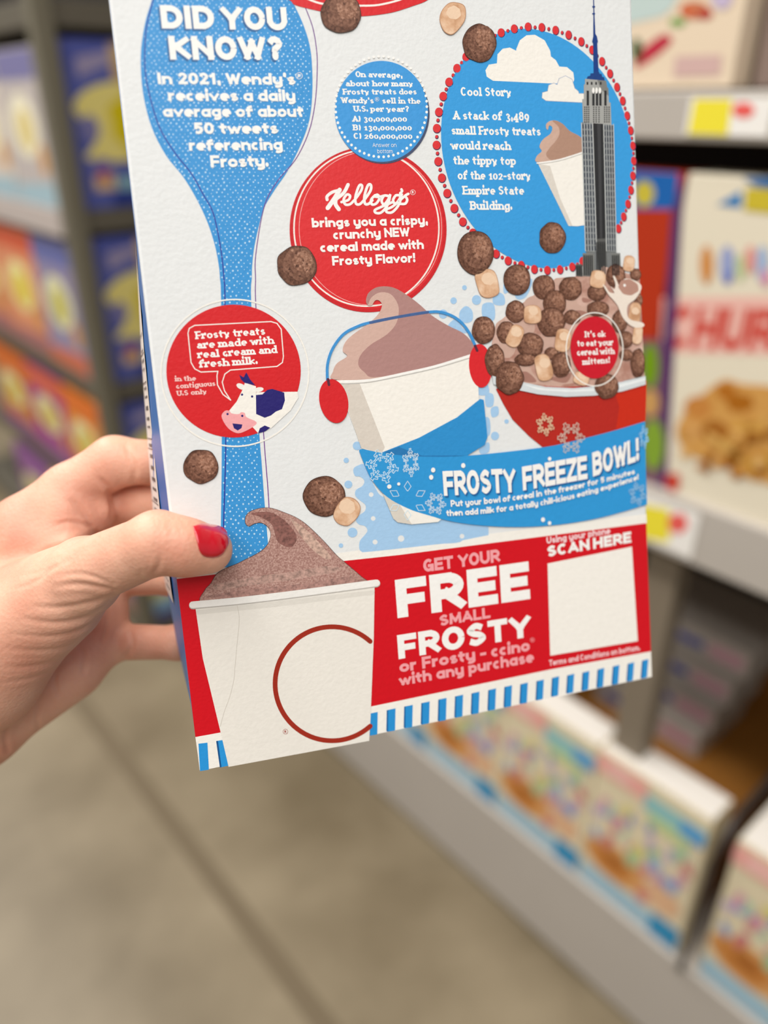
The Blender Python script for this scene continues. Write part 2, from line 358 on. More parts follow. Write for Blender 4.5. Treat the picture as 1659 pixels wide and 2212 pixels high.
def build_hero():
    root = empty('cereal_box', BOX, 'large white cereal box with blue spoon and red offer band held up by a hand', 'cereal box')
    # carton: front, side and back panels with a softly bulged back left corner and tucked bottom
    prof = [(0, 1.3, .004), (.01, .9, .002), (.022, -.8, 0), (.035, -2., 0), (.054, -3., 0), (.09, -4.5, 0), (.145, -2.2, 0), (.162, -1.1, 0), (.187, .8, 0), (BH, 1.5, 0)]
    V, F, MI = [], [], []
    r = .0009
    for (v, off, lift) in prof:
        o = off / 1000
        sec = [(r, 0), (BW - r, 0), (BW - r * .3, -r * .3), (BW, -r), (BW, -BD + r), (BW - r, -BD), (o + r, -BD), (o, -BD + r), (0, -r), (r * .3, -r * .3)]
        V += [(x, v + (lift if z < -BD * .5 else 0), z) for x, z in sec]
    n = 10
    for i in range(len(prof) - 1):
        for k in range(n):
            F.append([i * n + k, i * n + (k + 1) % n, (i + 1) * n + (k + 1) % n, (i + 1) * n + k]); MI.append(1 if k in (6, 7) else 0)
    F.append(list(range(n))[::-1]); MI.append(0); F.append([(len(prof) - 1) * n + k for k in range(n)]); MI.append(0)
    card = mat('white_cardboard', PAPER, 0.42, 0.28, 0.03, 160, 0.25, 600); sideb = mat('side_panel_blue', (30, 112, 190), 0.35, 0.4, .03, 200)
    obj('carton', V, F, [card, sideb], root, MI)
    # left side panel printing: white nutrition column with rows of tiny print
    def side(sv, v):
        off = np.interp(v, [p[0] for p in prof], [p[1] / 1000 for p in prof]); return Vector((off * sv - .0005, v, -BD * sv))
    V, F, MI = [], [], []
    def quad(s0, s1, v0, v1, m, k=0):
        n0 = len(V); e = Vector((-.0001 * k, 0, 0))
        for a, b in ((s0, v0), (s0, v1), (s1, v1), (s1, v0)): V.append(side(a, b) + e)
        F.append([n0, n0 + 1, n0 + 2, n0 + 3]); MI.append(m)
    vs = [.0565, .07, .09, .11, .13, .15, .17, .19]
    for a, b in zip(vs, vs[1:]):
        ea, eb = (.46 + .002 / .0015 * 0 + (a - .06) * .9), (.46 + (b - .06) * .9)
        n0 = len(V); V += [side(ea, a), side(eb, b), side(1, b), side(1, a)]; F.append([n0, n0 + 1, n0 + 2, n0 + 3]); MI.append(0)
    rnd = random.Random(4); v = .06
    while v < .165:
        h = rnd.uniform(.0016, .0034); s0 = .56 + (v - .06) * .9
        if rnd.random() < .8:
            for q in range(3): quad(s0 + .02 + q * .09, s0 + .08 + q * .09, v, v + h * .5, 1, 1)
        if rnd.random() < .22: quad(s0 - .04, .99, v - .001, v - .0005, 1, 1)
        v += h + .0012
    o = obj('nutrition_panel', V, F, [ink((236, 226, 218)), ink((120, 110, 108))], root, MI)
    o['label'] = 'narrow white nutrition panel on the blue left side'
    def A(base): return Art(face, base * .6e-5)

    # ---- blue measuring spoon
    a = A(5); a.T = (0, 0, 1)
    Lf = [(330, -20), (328, 0), (314, 47), (305, 103), (304.6, 157), (311, 213), (328, 276), (358, 335), (395.5, 382), (424, 429), (448, 480), (464, 530), (472, 570), (475, 600), (477.6, 658), (479, 942), (477.6, 1100), (475, 1240)]
    Rt = [(624, -20), (630.6, 0), (652.6, 47), (668, 94), (674, 141), (674.5, 204), (668, 260), (649.5, 313), (621, 370), (593, 411), (571, 448), (560, 485), (550, 530), (545, 570), (544, 600), (543, 662), (560.6, 942), (565, 998), (571, 1080), (581, 1200), (583, 1240)]
    Lc, Rc = catmull(Lf, 4), catmull(Rt, 4)
    a.raw([a.uv(p) for p in Lc + Rc[::-1]], BLUE)
    def edge(P, y):
        for p, q in zip(P, P[1:]):
            if p[1] <= y <= q[1]: return p[0] + (q[0] - p[0]) * (y - p[1]) / max(q[1] - p[1], 1e-6)
        return P[-1][0]
    rnd = random.Random(2); a.z += a.step; row = 0; y = -6
    while y < 1205:
        sp = 12.2 if y < 600 else 13.0
        x = 296 + (row % 2) * sp / 2
        while x < 700:
            if edge(Lc, y) + 4 < x < edge(Rc, y) - 4:
                X, Yy = x + rnd.uniform(-2, 2), y + rnd.uniform(-2, 2); q = rnd.choice((1.0, 1.3, 1.5, 1.8, 2.1))
                a.raw([a.uv((X + q * math.cos(t), Yy + q * 1.1 * math.sin(t))) for t in (0, 1.05, 2.09, 3.14, 4.19, 5.24)], (190, 222, 245), False)
            x += sp
        y += sp * .62; row += 1
    a.stroke([(338, -20), (331, 0), (317, 56), (313, 103), (314, 157), (325, 213), (345, 276), (377, 329), (414, 376), (439, 420), (458, 454), (468, 490), (478, 545), (483.7, 600), (486, 658), (487.7, 942), (485.5, 1051), (484, 1100), (480.5, 1236)], 2.4, (44, 40, 150), True)
    a.stroke([(645, -20), (652.6, 0), (674.5, 56), (684, 110), (685, 157), (681, 219), (668, 282), (640, 342), (601, 389), (577, 429), (565, 470), (555, 530), (551, 570), (552, 600), (553, 668), (569, 931), (579, 1060), (582, 1120)], 1.9, (112, 50, 140), True)
    sp = a.build('spoon_picture', root); sp['label'] = 'blue dotted spoon printed down the left of the box'
    a = A(12); sh = ((52, 104, 158), (-3.5, 4))
    a.text('DID YOU', (350, 61.5), (622, 66), 50, WHITE, 'heavy', shadow=sh)
    a.text('KNOW?', (368, 129), (613, 130.5), 51, WHITE, 'heavy', shadow=sh)
    a.text('In 2021, Wendy’s', (341.6, 182), (638.5, 183.5), 25, WHITE); a.reg(646, 164, 7, WHITE)
    a.text('receives a daily', (364, 218.5), (638.5, 219), 25, WHITE); a.text('average of about', (353, 253), (656, 253), 25, WHITE)
    a.text('50 tweets', (419.7, 290), (601, 289), 25, WHITE); a.text('referencing', (409, 326), (611, 324.5), 25, WHITE); a.text('Frosty.', (455.7, 362), (580.5, 360.5), 26, WHITE)
    a.build('lettering', sp)

    def ball(a, x, y, rx, ry, seed):
        a.ell(x, y, rx * 1.015, ry * 1.015, (66, 40, 30), wob=.022, seed=seed); a.ell(x, y, rx * .985, ry * .985, BALL[0], wob=.022, seed=seed)
        a.ell(x + rx * .1, y - ry * .1, rx * .82, ry * .82, BALL[1], wob=.05, seed=seed + 1); a.ell(x + rx * .3, y - ry * .22, rx * .5, ry * .52, BALL[2], wob=.07, seed=seed + 2)
        rnd = random.Random(seed + 50); z = a.z
        for i in range(22):
            a.z = z + (i % 6) * a.step
            t, q = rnd.uniform(0, 6.3), rnd.uniform(0, .75) ** .7; X, Y = x + rx * q * math.cos(t), y + ry * q * math.sin(t)
            lit = X - x > Y - y
            a.ell(X, Y, rx * rnd.uniform(.04, .1), ry * rnd.uniform(.03, .07), rnd.choice(((180, 134, 110), (166, 118, 94), (98, 62, 48))) if lit else rnd.choice(((88, 56, 42), (116, 78, 60))), rnd.uniform(0, 180), 10, .12, rnd.randint(0, 999))
        a.z = z + 7 * a.step
    def mallow(a, P):
        a.poly(P, (188, 142, 110), True); c = Vector((sum(p[0] for p in P) / len(P), sum(p[1] for p in P) / len(P)))
        a.poly([c + (Vector(p) - c) * .95 for p in P], MALLOW, True); s = max(abs(p[0] - c.x) for p in P)
        a.ell(c.x + s * .1, c.y - s * .35, s * .55, s * .5, (238, 206, 176), 20, 20, .05, 3)
    def mal_e(a, x, y, rx, ry, rot=0):
        k = [(.35, -1), (.85, -.72), (1, -.2), (.98, .6), (.5, .98), (-.4, 1), (-.95, .7), (-1, -.3), (-.9, -.78), (-.4, -1)]
        ca, sa = math.cos(math.radians(rot)), math.sin(math.radians(rot))
        mallow(a, [(x + p[0] * rx * ca - p[1] * ry * sa, y + p[0] * rx * sa + p[1] * ry * ca) for p in k])

    # ---- red badge at the top edge, red maker badge
    a = A(18)
    a.poly([(600, -30), (628, 2), (640, 12), (693, 25), (735, 33.5), (780, 35.5), (843, 28), (893, 12.7), (924, 0), (960, -30)], RED, True)
    a.stroke([(650, -12), (665, -2), (694, 8), (735, 13), (777, 12.7), (817, 11), (863, 0), (885, -12)], 4.2, CREAM, True)
    a.build('red_badge', root)
    a = A(18)
    a.ell(795, 496, 169.5, 178.5, (206, 34, 40), n=110); a.ell(796, 495.5, 162, 171, (222, 46, 50), n=110)
    a.ring(791.4, 493, 156.5, 168.5, 3.2, CREAM); a.ring(800, 493, 154, 166, 1.1, (245, 190, 185))
    a.T = (580, 300, 3.95); k = WHITE
    for w, P in ((26, [(500, 520), (500, 490), (545, 455), (604, 440)]), (38, [(606, 436), (565, 505), (505, 590)]), (30, [(678, 392), (640, 462), (575, 515)]), (34, [(572, 515), (572, 560), (600, 602)]),
                 (22, [(622, 540), (680, 522), (695, 488), (668, 476), (640, 520), (655, 560), (695, 558), (730, 525)]), (22, [(730, 528), (788, 445), (797, 400), (772, 402), (742, 490), (745, 552), (778, 558), (812, 525)]),
                 (23, [(812, 528), (868, 445), (872, 395), (846, 400), (818, 490), (822, 552), (852, 556), (885, 525)]), (22, [(908, 482), (875, 520), (882, 560), (918, 552), (946, 506), (928, 478), (906, 492), (945, 496), (982, 486)]),
                 (22, [(1020, 488), (985, 487), (964, 530), (984, 560), (1018, 522), (1036, 484), (1015, 565), (962, 628), (915, 632), (908, 608), (965, 580), (1060, 540)]),
                 (22, [(1118, 484), (1085, 484), (1062, 525), (1082, 555), (1114, 518), (1134, 478), (1112, 560), (1058, 624), (1012, 628), (1006, 604), (1062, 575), (1160, 490), (1192, 470)]),
                 (22, [(1163, 488), (1182, 520), (1166, 553), (1128, 556)]), (22, [(1133, 432), (1138, 448), (1122, 466)])):
        a.stroke(P, w, k, True)
    a.reg(1230, 457, 21, k); a.T = (0, 0, 1)
    a.text('brings you a crispy,', (674, 491.8), (924, 485.5), 20.5, WHITE); a.text('crunchy NEW', (720, 517.5), (885, 511), 20.5, WHITE)
    a.text('cereal made with', (692, 545), (915.5, 538), 20.5, WHITE); a.text('Frosty Flavor!', (718, 574), (897, 567), 20.5, WHITE)
    a.build('maker_badge', root)

    # ---- blue question badge
    a = A(32)
    a.ell(827, 246, 100.5, 108, (70, 80, 110), n=90); a.ell(823.5, 241, 100.5, 109, SKY, n=90)
    a.z += a.step
    for i in range(58):
        t = 2 * math.pi * i / 58; x, y = 823 + 98.7 * math.cos(t), 230.8 + 108.5 * math.sin(t)
        a.raw([a.uv((x + 2.9 * math.cos(q * .785), y + 3.1 * math.sin(q * .785))) for q in range(8)], WHITE, False)
    for s, p, q in (('On average,', (768, 167), (869, 169)), ('about how many', (746.3, 187), (892, 187.3)), ('Frosty treats does', (741, 205), (900, 204.6)), ('U.S. per year?', (764, 241.8), (883.5, 242.3)),
                    ('A) 30,000,000', (761.5, 263.3), (879, 263.3)), ('B) 130,000,000', (762.8, 282.3), (889.4, 282.3)), ('C) 260,000,000', (764, 300.5), (890.6, 300.5))):
        a.text(s, p, q, 12.8, WHITE, 'serif')
    a.text("Wendy's", (737, 223.4), (807.5, 224), 12.8, WHITE, 'serif'); a.reg(814, 215, 4.2, WHITE); a.text('sell in the', (825.5, 224.2), (908, 225), 12.8, WHITE, 'serif')
    a.text('Answer on', (804.6, 318.2), (856, 318.2), 9, WHITE, 'thin'); a.text('bottom', (815, 331.6), (848, 331.6), 9, WHITE, 'thin')
    a.build('question_badge', root)

    # ---- story badge with tower, clouds and dessert cup
    a = A(18); c0, ax, bx = Vector((1160, 321)), Vector((207, 17)), Vector((-14, -258))
    a.poly([c0 + ax * math.cos(t * .0628) + bx * math.sin(t * .0628) for t in range(100)], (58, 158, 224))
    C = lambda x, y: (920 + x / 3.318, y / 3.318); E = lambda x, y: (920 + x / 3.318, 360 + y / 3.318)
    big = [C(538, 235), C(632, 207), C(731, 193), C(829, 197), C(928, 217), C(1021, 250), C(1112, 298), C(1190, 358), C(1261, 440), C(1318, 527), C(1368, 624), C(1409, 722), C(1441, 829), C(1466, 935), C(1482, 1045), C(1488, 1153), C(1482, 1260), C(1468, 1362), C(1447, 1462), C(1416, 1553), C(1378, 1638),
           None, E(1120, 678), E(1048, 718), E(960, 737), E(869, 742), E(776, 735), E(683, 706), E(588, 674), E(502, 625), E(418, 555), E(335, 475), E(263, 395), C(202, 1493), C(151, 1385), C(113, 1275), C(87, 1157), C(75, 1040), C(77, 920), C(92, 803), C(123, 690), C(165, 588), C(222, 490), C(287, 408), C(370, 330), C(450, 275)]
    for i, p in enumerate(big):
        q = big[(i + 1) % len(big)]
        for r_, pt in ((1.0, p), (.38, None if not p or not q else ((p[0] + q[0]) / 2, (p[1] + q[1]) / 2))):
            if pt is None: continue
            rx = (8.2 - 2.6 * (pt[0] - 940) / 430) * r_; ry = 9.4 * r_
            a.lock = True; z = a.z
            a.ell(pt[0] + .6, pt[1] + .7, rx + .8, ry + .8, (60, 30, 80), -8, 20); a.z = z + a.step; a.ell(pt[0], pt[1], rx, ry, (222, 52, 56), -8, 20); a.z = z; a.lock = False
    a.z += 3 * a.step
    a.T = (920, 0, 3.318)
    a.poly([(480, 580), (435, 550), (426, 505), (450, 464), (508, 455), (512, 390), (550, 350), (600, 342), (646, 364), (648, 350), (672, 290), (720, 254), (780, 250), (850, 290), (890, 365), (895, 405), (930, 432), (955, 478), (1010, 482), (1055, 520), (1062, 570), (1050, 602), (880, 598)], CREAM)
    sm = [(860, 722), (832, 702), (835, 665), (872, 655), (880, 612), (915, 598), (940, 610), (955, 565), (1000, 546), (1045, 570), (1065, 635), (1090, 655), (1095, 672), (1150, 672), (1150, 737), (1120, 735)]
    a.stroke(sm, 7, (150, 165, 195), False, True); a.poly(sm, CREAM)
    for s, p, q in (('Cool Story', (250, 688), (612, 692)), ('A stack of 3,489', (197, 857), (740, 866)), ('small Frosty treats', (183, 965), (823, 973)), ('would reach', (180, 1073), (608, 1077)),
                    ('the tippy top', (197, 1180), (645, 1184)), ('of the 102-story', (228, 1287), (750, 1291)), ('Empire State', (265, 1396), (703, 1397)), ('Building.', (318, 1505), (618, 1505))):
        a.text(s, p, q, 63, WHITE, 'serif')
    # dessert cup behind the tower
    a.poly([(800, 1170), (950, 1148), (1125, 1090), (1150, 1612), (1085, 1622), (1022, 1620)], CREAM)
    a.poly([(806, 1176), (888, 1190), (960, 1420), (1050, 1621), (1018, 1615)], (222, 214, 203))
    a.poly([(795, 1162), (793, 1120), (828, 1085), (812, 1050), (838, 1000), (890, 960), (905, 920), (892, 902), (880, 905), (872, 932), (860, 918), (862, 888), (890, 868), (930, 865), (980, 890), (1030, 940), (1115, 992), (1125, 1085), (950, 1142)], (206, 172, 154), True)
    a.poly([(905, 868), (935, 867), (980, 890), (1030, 940), (1118, 995), (1125, 1088), (960, 1142), (895, 1148), (860, 1110), (880, 1068), (930, 1010), (955, 960), (948, 910)], (178, 140, 120), True)
    a.stroke([(795, 1170), (950, 1146), (1125, 1092)], 9, WHITE, True); a.stroke([(800, 1178), (955, 1154), (1125, 1101)], 4, (176, 172, 166), True)
    # skyscraper
    G1, G2, G3, DK, LT = (168, 168, 164), (128, 128, 124), (92, 92, 90), (44, 44, 46), (206, 208, 205)
    a.poly([(1196, -40), (1202, -40), (1206, 90), (1213, 245), (1224, 262), (1231, 300), (1226, 312), (1236, 520), (1200, 520), (1197, 312), (1190, 300), (1198, 262), (1199, 90)], (26, 62, 132))
    for y in (45, 95): a.poly([(1190, y), (1212, y), (1210, y + 9), (1192, y + 9)], (26, 62, 132))
    a.poly([(1148, 572), (1158, 548), (1175, 545), (1178, 528), (1200, 526), (1202, 515), (1240, 517), (1242, 530), (1258, 532), (1260, 550), (1276, 556), (1280, 582)], (30, 66, 130))
    a.poly([(1138, 566), (1290, 580), (1298, 628), (1306, 632), (1310, 735), (1322, 738), (1328, 900), (1124, 882), (1118, 712), (1130, 710), (1130, 608), (1138, 605)], G1)
    a.poly([(1225, 575), (1290, 580), (1298, 628), (1306, 632), (1308, 690), (1250, 640)], G2)
    for x in (1150, 1180, 1212, 1245): a.poly([(x, 588), (x + 12, 589), (x + 12, 610), (x, 609)], DK)
    for x in (1150, 1190, 1216, 1240, 1276): a.poly([(x, 650), (x + 17, 652), (x + 17, 760), (x, 758)], DK)
    for x in (1192, 1215, 1239): a.ell(x + 6, 650, 9, 22, WHITE, n=14)
    a.z += a.step; a.lock = True
    for r_ in range(8):
        for x in (1132, 1146, 1160, 1196, 1214, 1234, 1274, 1290, 1306):
            a.poly([(x, 765 + r_ * 15), (x + 9, 766 + r_ * 15), (x + 9, 775 + r_ * 15), (x, 774 + r_ * 15)], DK)
    a.lock = False
    yb = 360 * 3.318                                 # second measuring sheet starts 360 px lower
    a.poly([(1113, 878), (1192, 884), (1220, yb + 605), (1145, yb + 610)], (116, 120, 124)); a.poly([(1270, 890), (1340, 898), (1362, yb + 605), (1290, yb + 605)], (116, 120, 124))
    a.poly([(1190, 884), (1272, 890), (1290, yb + 520), (1222, yb + 520)], DK)
    a.poly([(1225, 887), (1250, 888), (1262, yb + 520), (1246, yb + 520)], (66, 66, 68))
    a.poly([(1205, yb + 520), (1290, yb + 515), (1300, yb + 790), (1235, yb + 790)], G3)
    a.poly([(1145, yb + 605), (1225, yb + 600), (1236, yb + 800), (1160, yb + 800)], (122, 124, 124)); a.poly([(1290, yb + 600), (1362, yb + 605), (1372, yb + 760), (1300, yb + 760)], (122, 124, 124))
    a.poly([(1122, yb + 620), (1200, yb + 622), (1206, yb + 795), (1122, yb + 790)], G2); a.poly([(1325, yb + 620), (1390, yb + 620), (1396, yb + 730), (1332, yb + 730)], G2)
    a.poly([(1072, yb + 700), (1118, yb + 700), (1120, yb + 790), (1074, yb + 786)], G3)
    for x0, x1, y0, y1, dx in ((1113, 1192, 884, yb + 605, 29), (1270, 1340, 894, yb + 605, 21)):
        for i in range(5):
            x = x0 + (x1 - x0) * i / 4; a.stroke([(x, y0), (x + dx, y1)], 6 if i in (0, 4) else 3.4, LT)
        for j in range(22):
            t = j / 21; y = y0 + (y1 - y0) * t; a.stroke([(x0 + dx * t, y), (x1 + dx * t, y + 5)], 2.2, (176, 180, 178))
        a.z += a.step; a.lock = True
        for i in range(4):
            for j in range(21):
                t = (j + .25) / 21; x = x0 + (x1 - x0) * (i + .28) / 4 + dx * t; y = y0 + (y1 - y0) * t
                a.poly([(x, y), (x + 7, y), (x + 7.5, y + 28), (x + .5, y + 28)], (58, 66, 80))
        a.lock = False; a.z += a.step
    for x0, x1 in ((1122, 1200), (1325, 1390), (1072, 1118), (1212, 1288)):
        n = int((x1 - x0) / 14)
        for i in range(n): a.poly([(x0 + 4 + i * 14, yb + (635 if x0 > 1100 and x0 != 1212 else (712 if x0 < 1100 else 540))), (x0 + 11 + i * 14, yb + (635 if x0 > 1100 and x0 != 1212 else (712 if x0 < 1100 else 540))), (x0 + 14 + i * 14, yb + 780), (x0 + 7 + i * 14, yb + 780)], DK)
    a.build('story_badge', root)

    # ---- pale blue melting-snow pattern, dessert cup with ear muffs
    a = A(8); a.T = (660, 600, 3.19)
    for P in ([(1220, 185), (1295, 180), (1300, 290), (1225, 280)], [(1300, 105), (1362, 115), (1370, 185), (1295, 180)], [(1062, 235), (1105, 195), (1148, 228), (1150, 290), (1110, 312), (1065, 292)],
              [(990, 315), (1030, 285), (1065, 300), (1080, 345), (1135, 375), (1040, 380), (985, 345)], [(1185, 745), (1250, 730), (1262, 800), (1190, 806)], [(1240, 800), (1292, 805), (1292, 880), (1245, 885)],
              [(1278, 900), (1325, 888), (1328, 945), (1285, 960)], [(1236, 970), (1268, 975), (1272, 1070), (1240, 1090)], [(1200, 1165), (1262, 1135), (1262, 1200), (1205, 1212)], [(1365, 45), (1400, 40), (1420, 75), (1370, 110)], [(1440, 20), (1560, 10), (1520, 130), (1450, 140)]):
        a.poly(P, PALE, True)
    for x, y, r_ in ((1095, 68, 16), (1020, 158, 22), (1178, 153, 32), (948, 250, 30), (1385, 990, 15), (1305, 1090, 28)): a.ell(x, y, r_, r_ * 1.05, PALE, n=24)
    a.T = (620, 920, 4.366)
    a.poly([(625, 410), (665, 375), (740, 375), (830, 580), (930, 680), (1300, 780), (1659, 880), (1659, 1078), (1400, 1118), (790, 1185), (700, 1183), (680, 1140), (690, 1080), (740, 1020), (758, 985), (735, 945), (680, 930), (650, 890), (680, 845), (735, 800), (738, 745), (690, 705), (645, 660), (650, 605), (712, 565), (728, 515), (690, 480), (640, 470)], PALE, True)
    a.poly([(1650, 900), (1900, 950), (1900, 1030), (1659, 1078)], PALE)
    for x, y, r_ in ((793, 648, 22), (812, 873, 22), (830, 1095, 23), (1075, 1062, 30), (1650, 1040, 22)): a.ell(x, y, r_, r_, PAPER, n=24)
    a.poly([(1530, 1040), (1540, 985), (1610, 960), (1620, 1030), (1580, 1080)], PALE, True)
    for x, y, r_ in ((558, 325, 25), (578, 552, 37), (617, 1005, 46), (508, 1128, 21), (660, 188, 40)): a.ell(x, y, r_, r_, PALE, n=26)
    a.build('snow_pattern', root)

    # ---- bowl of cereal
    a = A(36); a.T = (920, 780, 3.318)
    a.poly([(500, 200), (690, 150), (1580, 140), (1572, 430), (1300, 512), (1100, 562), (950, 600), (835, 617), (740, 540), (620, 420), (555, 310)], (184, 40, 30))
    a.poly([(1330, 160), (1580, 140), (1572, 430), (1360, 496), (1385, 330)], (204, 44, 20))
    a.T = (920, 360, 3.318)
    a.poly([(470, 1270), (500, 1130), (560, 1080), (690, 980), (760, 930), (930, 800), (1100, 785), (1200, 790), (1290, 720), (1420, 760), (1530, 790), (1566, 1500), (1300, 1560), (1000, 1580), (800, 1570), (690, 1550), (560, 1480), (480, 1400)], COCOA)
    for P in ([(700, 980), (740, 935), (810, 930), (840, 1000), (790, 1010), (720, 1020)], [(930, 810), (980, 800), (960, 850), (930, 845)], [(1000, 1000), (1040, 905), (1070, 900), (1085, 980), (1140, 1000), (1200, 960), (1240, 1000), (1180, 1060), (1060, 1050)],
              [(500, 1130), (560, 1090), (560, 1140), (500, 1210)], [(650, 1140), (690, 1110), (740, 1140), (770, 1105), (775, 1180), (720, 1200)], [(480, 1280), (560, 1270), (640, 1300), (600, 1370), (520, 1350)], [(1260, 720), (1290, 725), (1290, 790), (1255, 790)],
              [(660, 1420), (720, 1410), (780, 1500), (840, 1520), (950, 1500), (1060, 1460), (1060, 1550), (800, 1560), (680, 1540)], [(1010, 1160), (1040, 1140), (1030, 1200)], [(830, 1240), (900, 1210), (930, 1260), (850, 1320)]):
        a.poly(P, (204, 168, 152), True)
    for P in ([(1000, 1050), (1100, 1030), (1170, 1060), (1080, 1075)], [(640, 1490), (720, 1470), (790, 1540), (700, 1540)], [(1120, 940), (1190, 960), (1130, 975)], [(880, 1520), (960, 1500), (1040, 1480), (1000, 1550)]):
        a.poly(P, (168, 122, 108), True)
    balls = [(1500, 775, 40, 45), (1358, 785, 70, 85), (1222, 905, 68, 60), (1033, 875, 82, 85), (843, 865, 80, 88), (920, 980, 82, 95), (640, 1040, 70, 80), (1230, 1020, 80, 55), (1045, 1080, 60, 52), (895, 1115, 100, 105), (575, 1190, 70, 80), (410, 1172, 82, 98), (745, 1280, 95, 88),
             (710, 1385, 78, 45), (895, 1340, 50, 45), (965, 1420, 70, 90), (490, 1390, 70, 115), (1385, 1110, 55, 80), (1430, 1240, 50, 60), (1515, 1410, 52, 105), (1518, 960, 30, 50), (1300, 1240, 70, 60), (1430, 1350, 50, 40), (1110, 1500, 30, 30)]
    for i, b in enumerate(balls): ball(a, *b, 100 + i)
    for m in ((760, 1060, 62, 65, 0), (635, 1215, 52, 80, 25), (840, 1440, 58, 95, -12), (978, 1245, 55, 82, 8), (1228, 808, 55, 62, 10), (1490, 1060, 42, 85, 10), (1512, 1205, 34, 68, 8), (1110, 1520, 55, 45, 20)): mal_e(a, *m)
    a.poly([(1262, 845), (1285, 865), (1310, 900), (1345, 905), (1318, 860), (1345, 880), (1352, 840), (1335, 790), (1350, 790), (1385, 860), (1420, 805), (1500, 822), (1540, 865), (1500, 945), (1440, 1000), (1450, 1090), (1548, 1120), (1550, 1150), (1480, 1150), (1410, 1090), (1370, 1000), (1340, 960), (1300, 915)], (240, 226, 212), True)
    a.ell(1446, 866, 72, 56, (186, 142, 126), 15, 30, .03, 7); a.ell(1418, 852, 9, 11, WHITE, n=12)
    a.poly([(470, 1500), (690, 1545), (850, 1578), (1050, 1588), (1250, 1570), (1450, 1530), (1568, 1500), (1570, 1562), (1400, 1612), (1200, 1642), (1000, 1650), (800, 1632), (640, 1598), (480, 1560)], (214, 220, 222))
    a.poly([(690, 1560), (850, 1592), (1050, 1602), (1250, 1586), (1450, 1545), (1568, 1516), (1568, 1530), (1400, 1580), (1200, 1608), (1000, 1616), (800, 1600)], (236, 240, 240))
    ball(a, 595, 1515, 100, 118, 131); ball(a, 1290, 1575, 85, 88, 132)
    a.ring(1203, 1310, 203, 262, 8, CREAM); a.ell(1203, 1297, 172, 222, (206, 24, 42), n=60)
    a.text('It’s ok', (1133, 1225), (1282, 1221), 44, WHITE, 'serif'); a.text('to eat your', (1080, 1290), (1336, 1282), 46, WHITE, 'serif')
    a.text('cereal with', (1078, 1355), (1346, 1343), 46, WHITE, 'serif'); a.text('mittens!', (1118, 1422), (1312, 1408), 46, WHITE, 'serif')
    bowl = a.build('bowl_picture', root); bowl['label'] = 'printed red bowl heaped with brown cereal balls and marshmallows'

    a = A(55); a.T = (660, 600, 3.19)
    a.poly([(215, 715), (440, 705), (800, 640), (1140, 540), (1185, 640), (1192, 870), (1040, 980), (780, 1120), (520, 1215), (385, 1175)], CREAM)
    a.poly([(225, 725), (372, 730), (545, 1170), (520, 1212), (382, 1172)], (218, 208, 196))
    a.poly([(190, 700), (188, 645), (215, 590), (285, 541), (255, 505), (272, 445), (330, 388), (430, 318), (500, 250), (525, 190), (505, 158), (478, 158), (455, 190), (428, 190), (415, 160), (430, 110), (480, 70), (550, 60), (620, 75), (700, 122), (780, 182), (870, 262), (980, 330), (1080, 380), (1140, 440), (1158, 490), (1130, 535), (900, 602), (700, 652), (440, 705)], (212, 176, 162), True)
    a.poly([(417, 150), (430, 108), (480, 70), (550, 60), (620, 75), (700, 122), (780, 182), (870, 262), (980, 330), (1080, 380), (1140, 440), (1158, 490), (1130, 535), (800, 628), (480, 686), (405, 652), (362, 600), (380, 530), (450, 460), (560, 390), (625, 310), (640, 210), (610, 140), (565, 105), (500, 105), (450, 140), (430, 185), (418, 175)], (178, 134, 128), True)
    a.stroke([(205, 715), (440, 706), (700, 654), (900, 608), (1135, 535)], 16, (250, 247, 242), True); a.stroke([(240, 732), (440, 720), (700, 668), (900, 622), (1125, 555)], 7, (190, 186, 180), True)
    a.stroke([(150, 720), (150, 600), (185, 490), (260, 390), (360, 335), (450, 308), (640, 270), (860, 236), (960, 245), (1050, 290), (1120, 370), (1172, 480)], 19, (66, 148, 212), True)
    a.stroke([(445, 310), (640, 270), (840, 238)], 19, (72, 100, 150), True)
    a.ell(193, 850, 98, 153, (216, 34, 40), -12); a.ell(1203, 607, 79, 150, (220, 38, 44), -4)
    a.stroke([(153, 700), (160, 738)], 18, (90, 40, 60)); a.stroke([(1166, 470), (1180, 503)], 18, (90, 40, 60))
    cup = a.build('winter_cup_picture', root); cup['label'] = 'printed cream cup of chocolate swirl wearing red ear muffs'

    # ---- blue ribbon with the recipe
    a = A(74); a.T = (620, 920, 4.366)
    a.poly([(900, 640), (1100, 760), (1450, 880), (1420, 905), (1170, 927), (1040, 908), (1000, 872)], CREAM); a.poly([(900, 640), (1060, 740), (1172, 925), (1040, 908), (998, 872)], (218, 210, 198))
    a.T = (660, 600, 3.19)
    a.poly([(520, 1205), (780, 1102), (1040, 962), (1200, 835), (1225, 842), (1250, 1100), (1232, 1150), (1110, 1226), (800, 1240), (560, 1230)], (46, 144, 208))
    a.poly([(540, 1200), (640, 1165), (800, 1225), (1110, 1224), (900, 1240), (600, 1240)], (40, 120, 180))
    H = lambda x, y: ((920 + x / 3.318 - 660) * 3.19, (780 + y / 3.318 - 600) * 3.19)
    a.poly(catmull([(366, 1190), (385, 1180), (450, 1192), (560, 1214), (800, 1232), (1110, 1226), H(835, 618), H(1100, 560), H(1330, 502), H(1566, 432)], 4) + [Vector(H(1570, 700)), Vector(H(1580, 1028))] + catmull([H(1580, 1028), H(1400, 1082), H(1200, 1132), H(950, 1172), H(700, 1188), H(450, 1182), H(200, 1152), H(0, 1100), (700, 1588), (560, 1510), (460, 1400), (405, 1290), (366, 1190)], 4), (48, 152, 216))
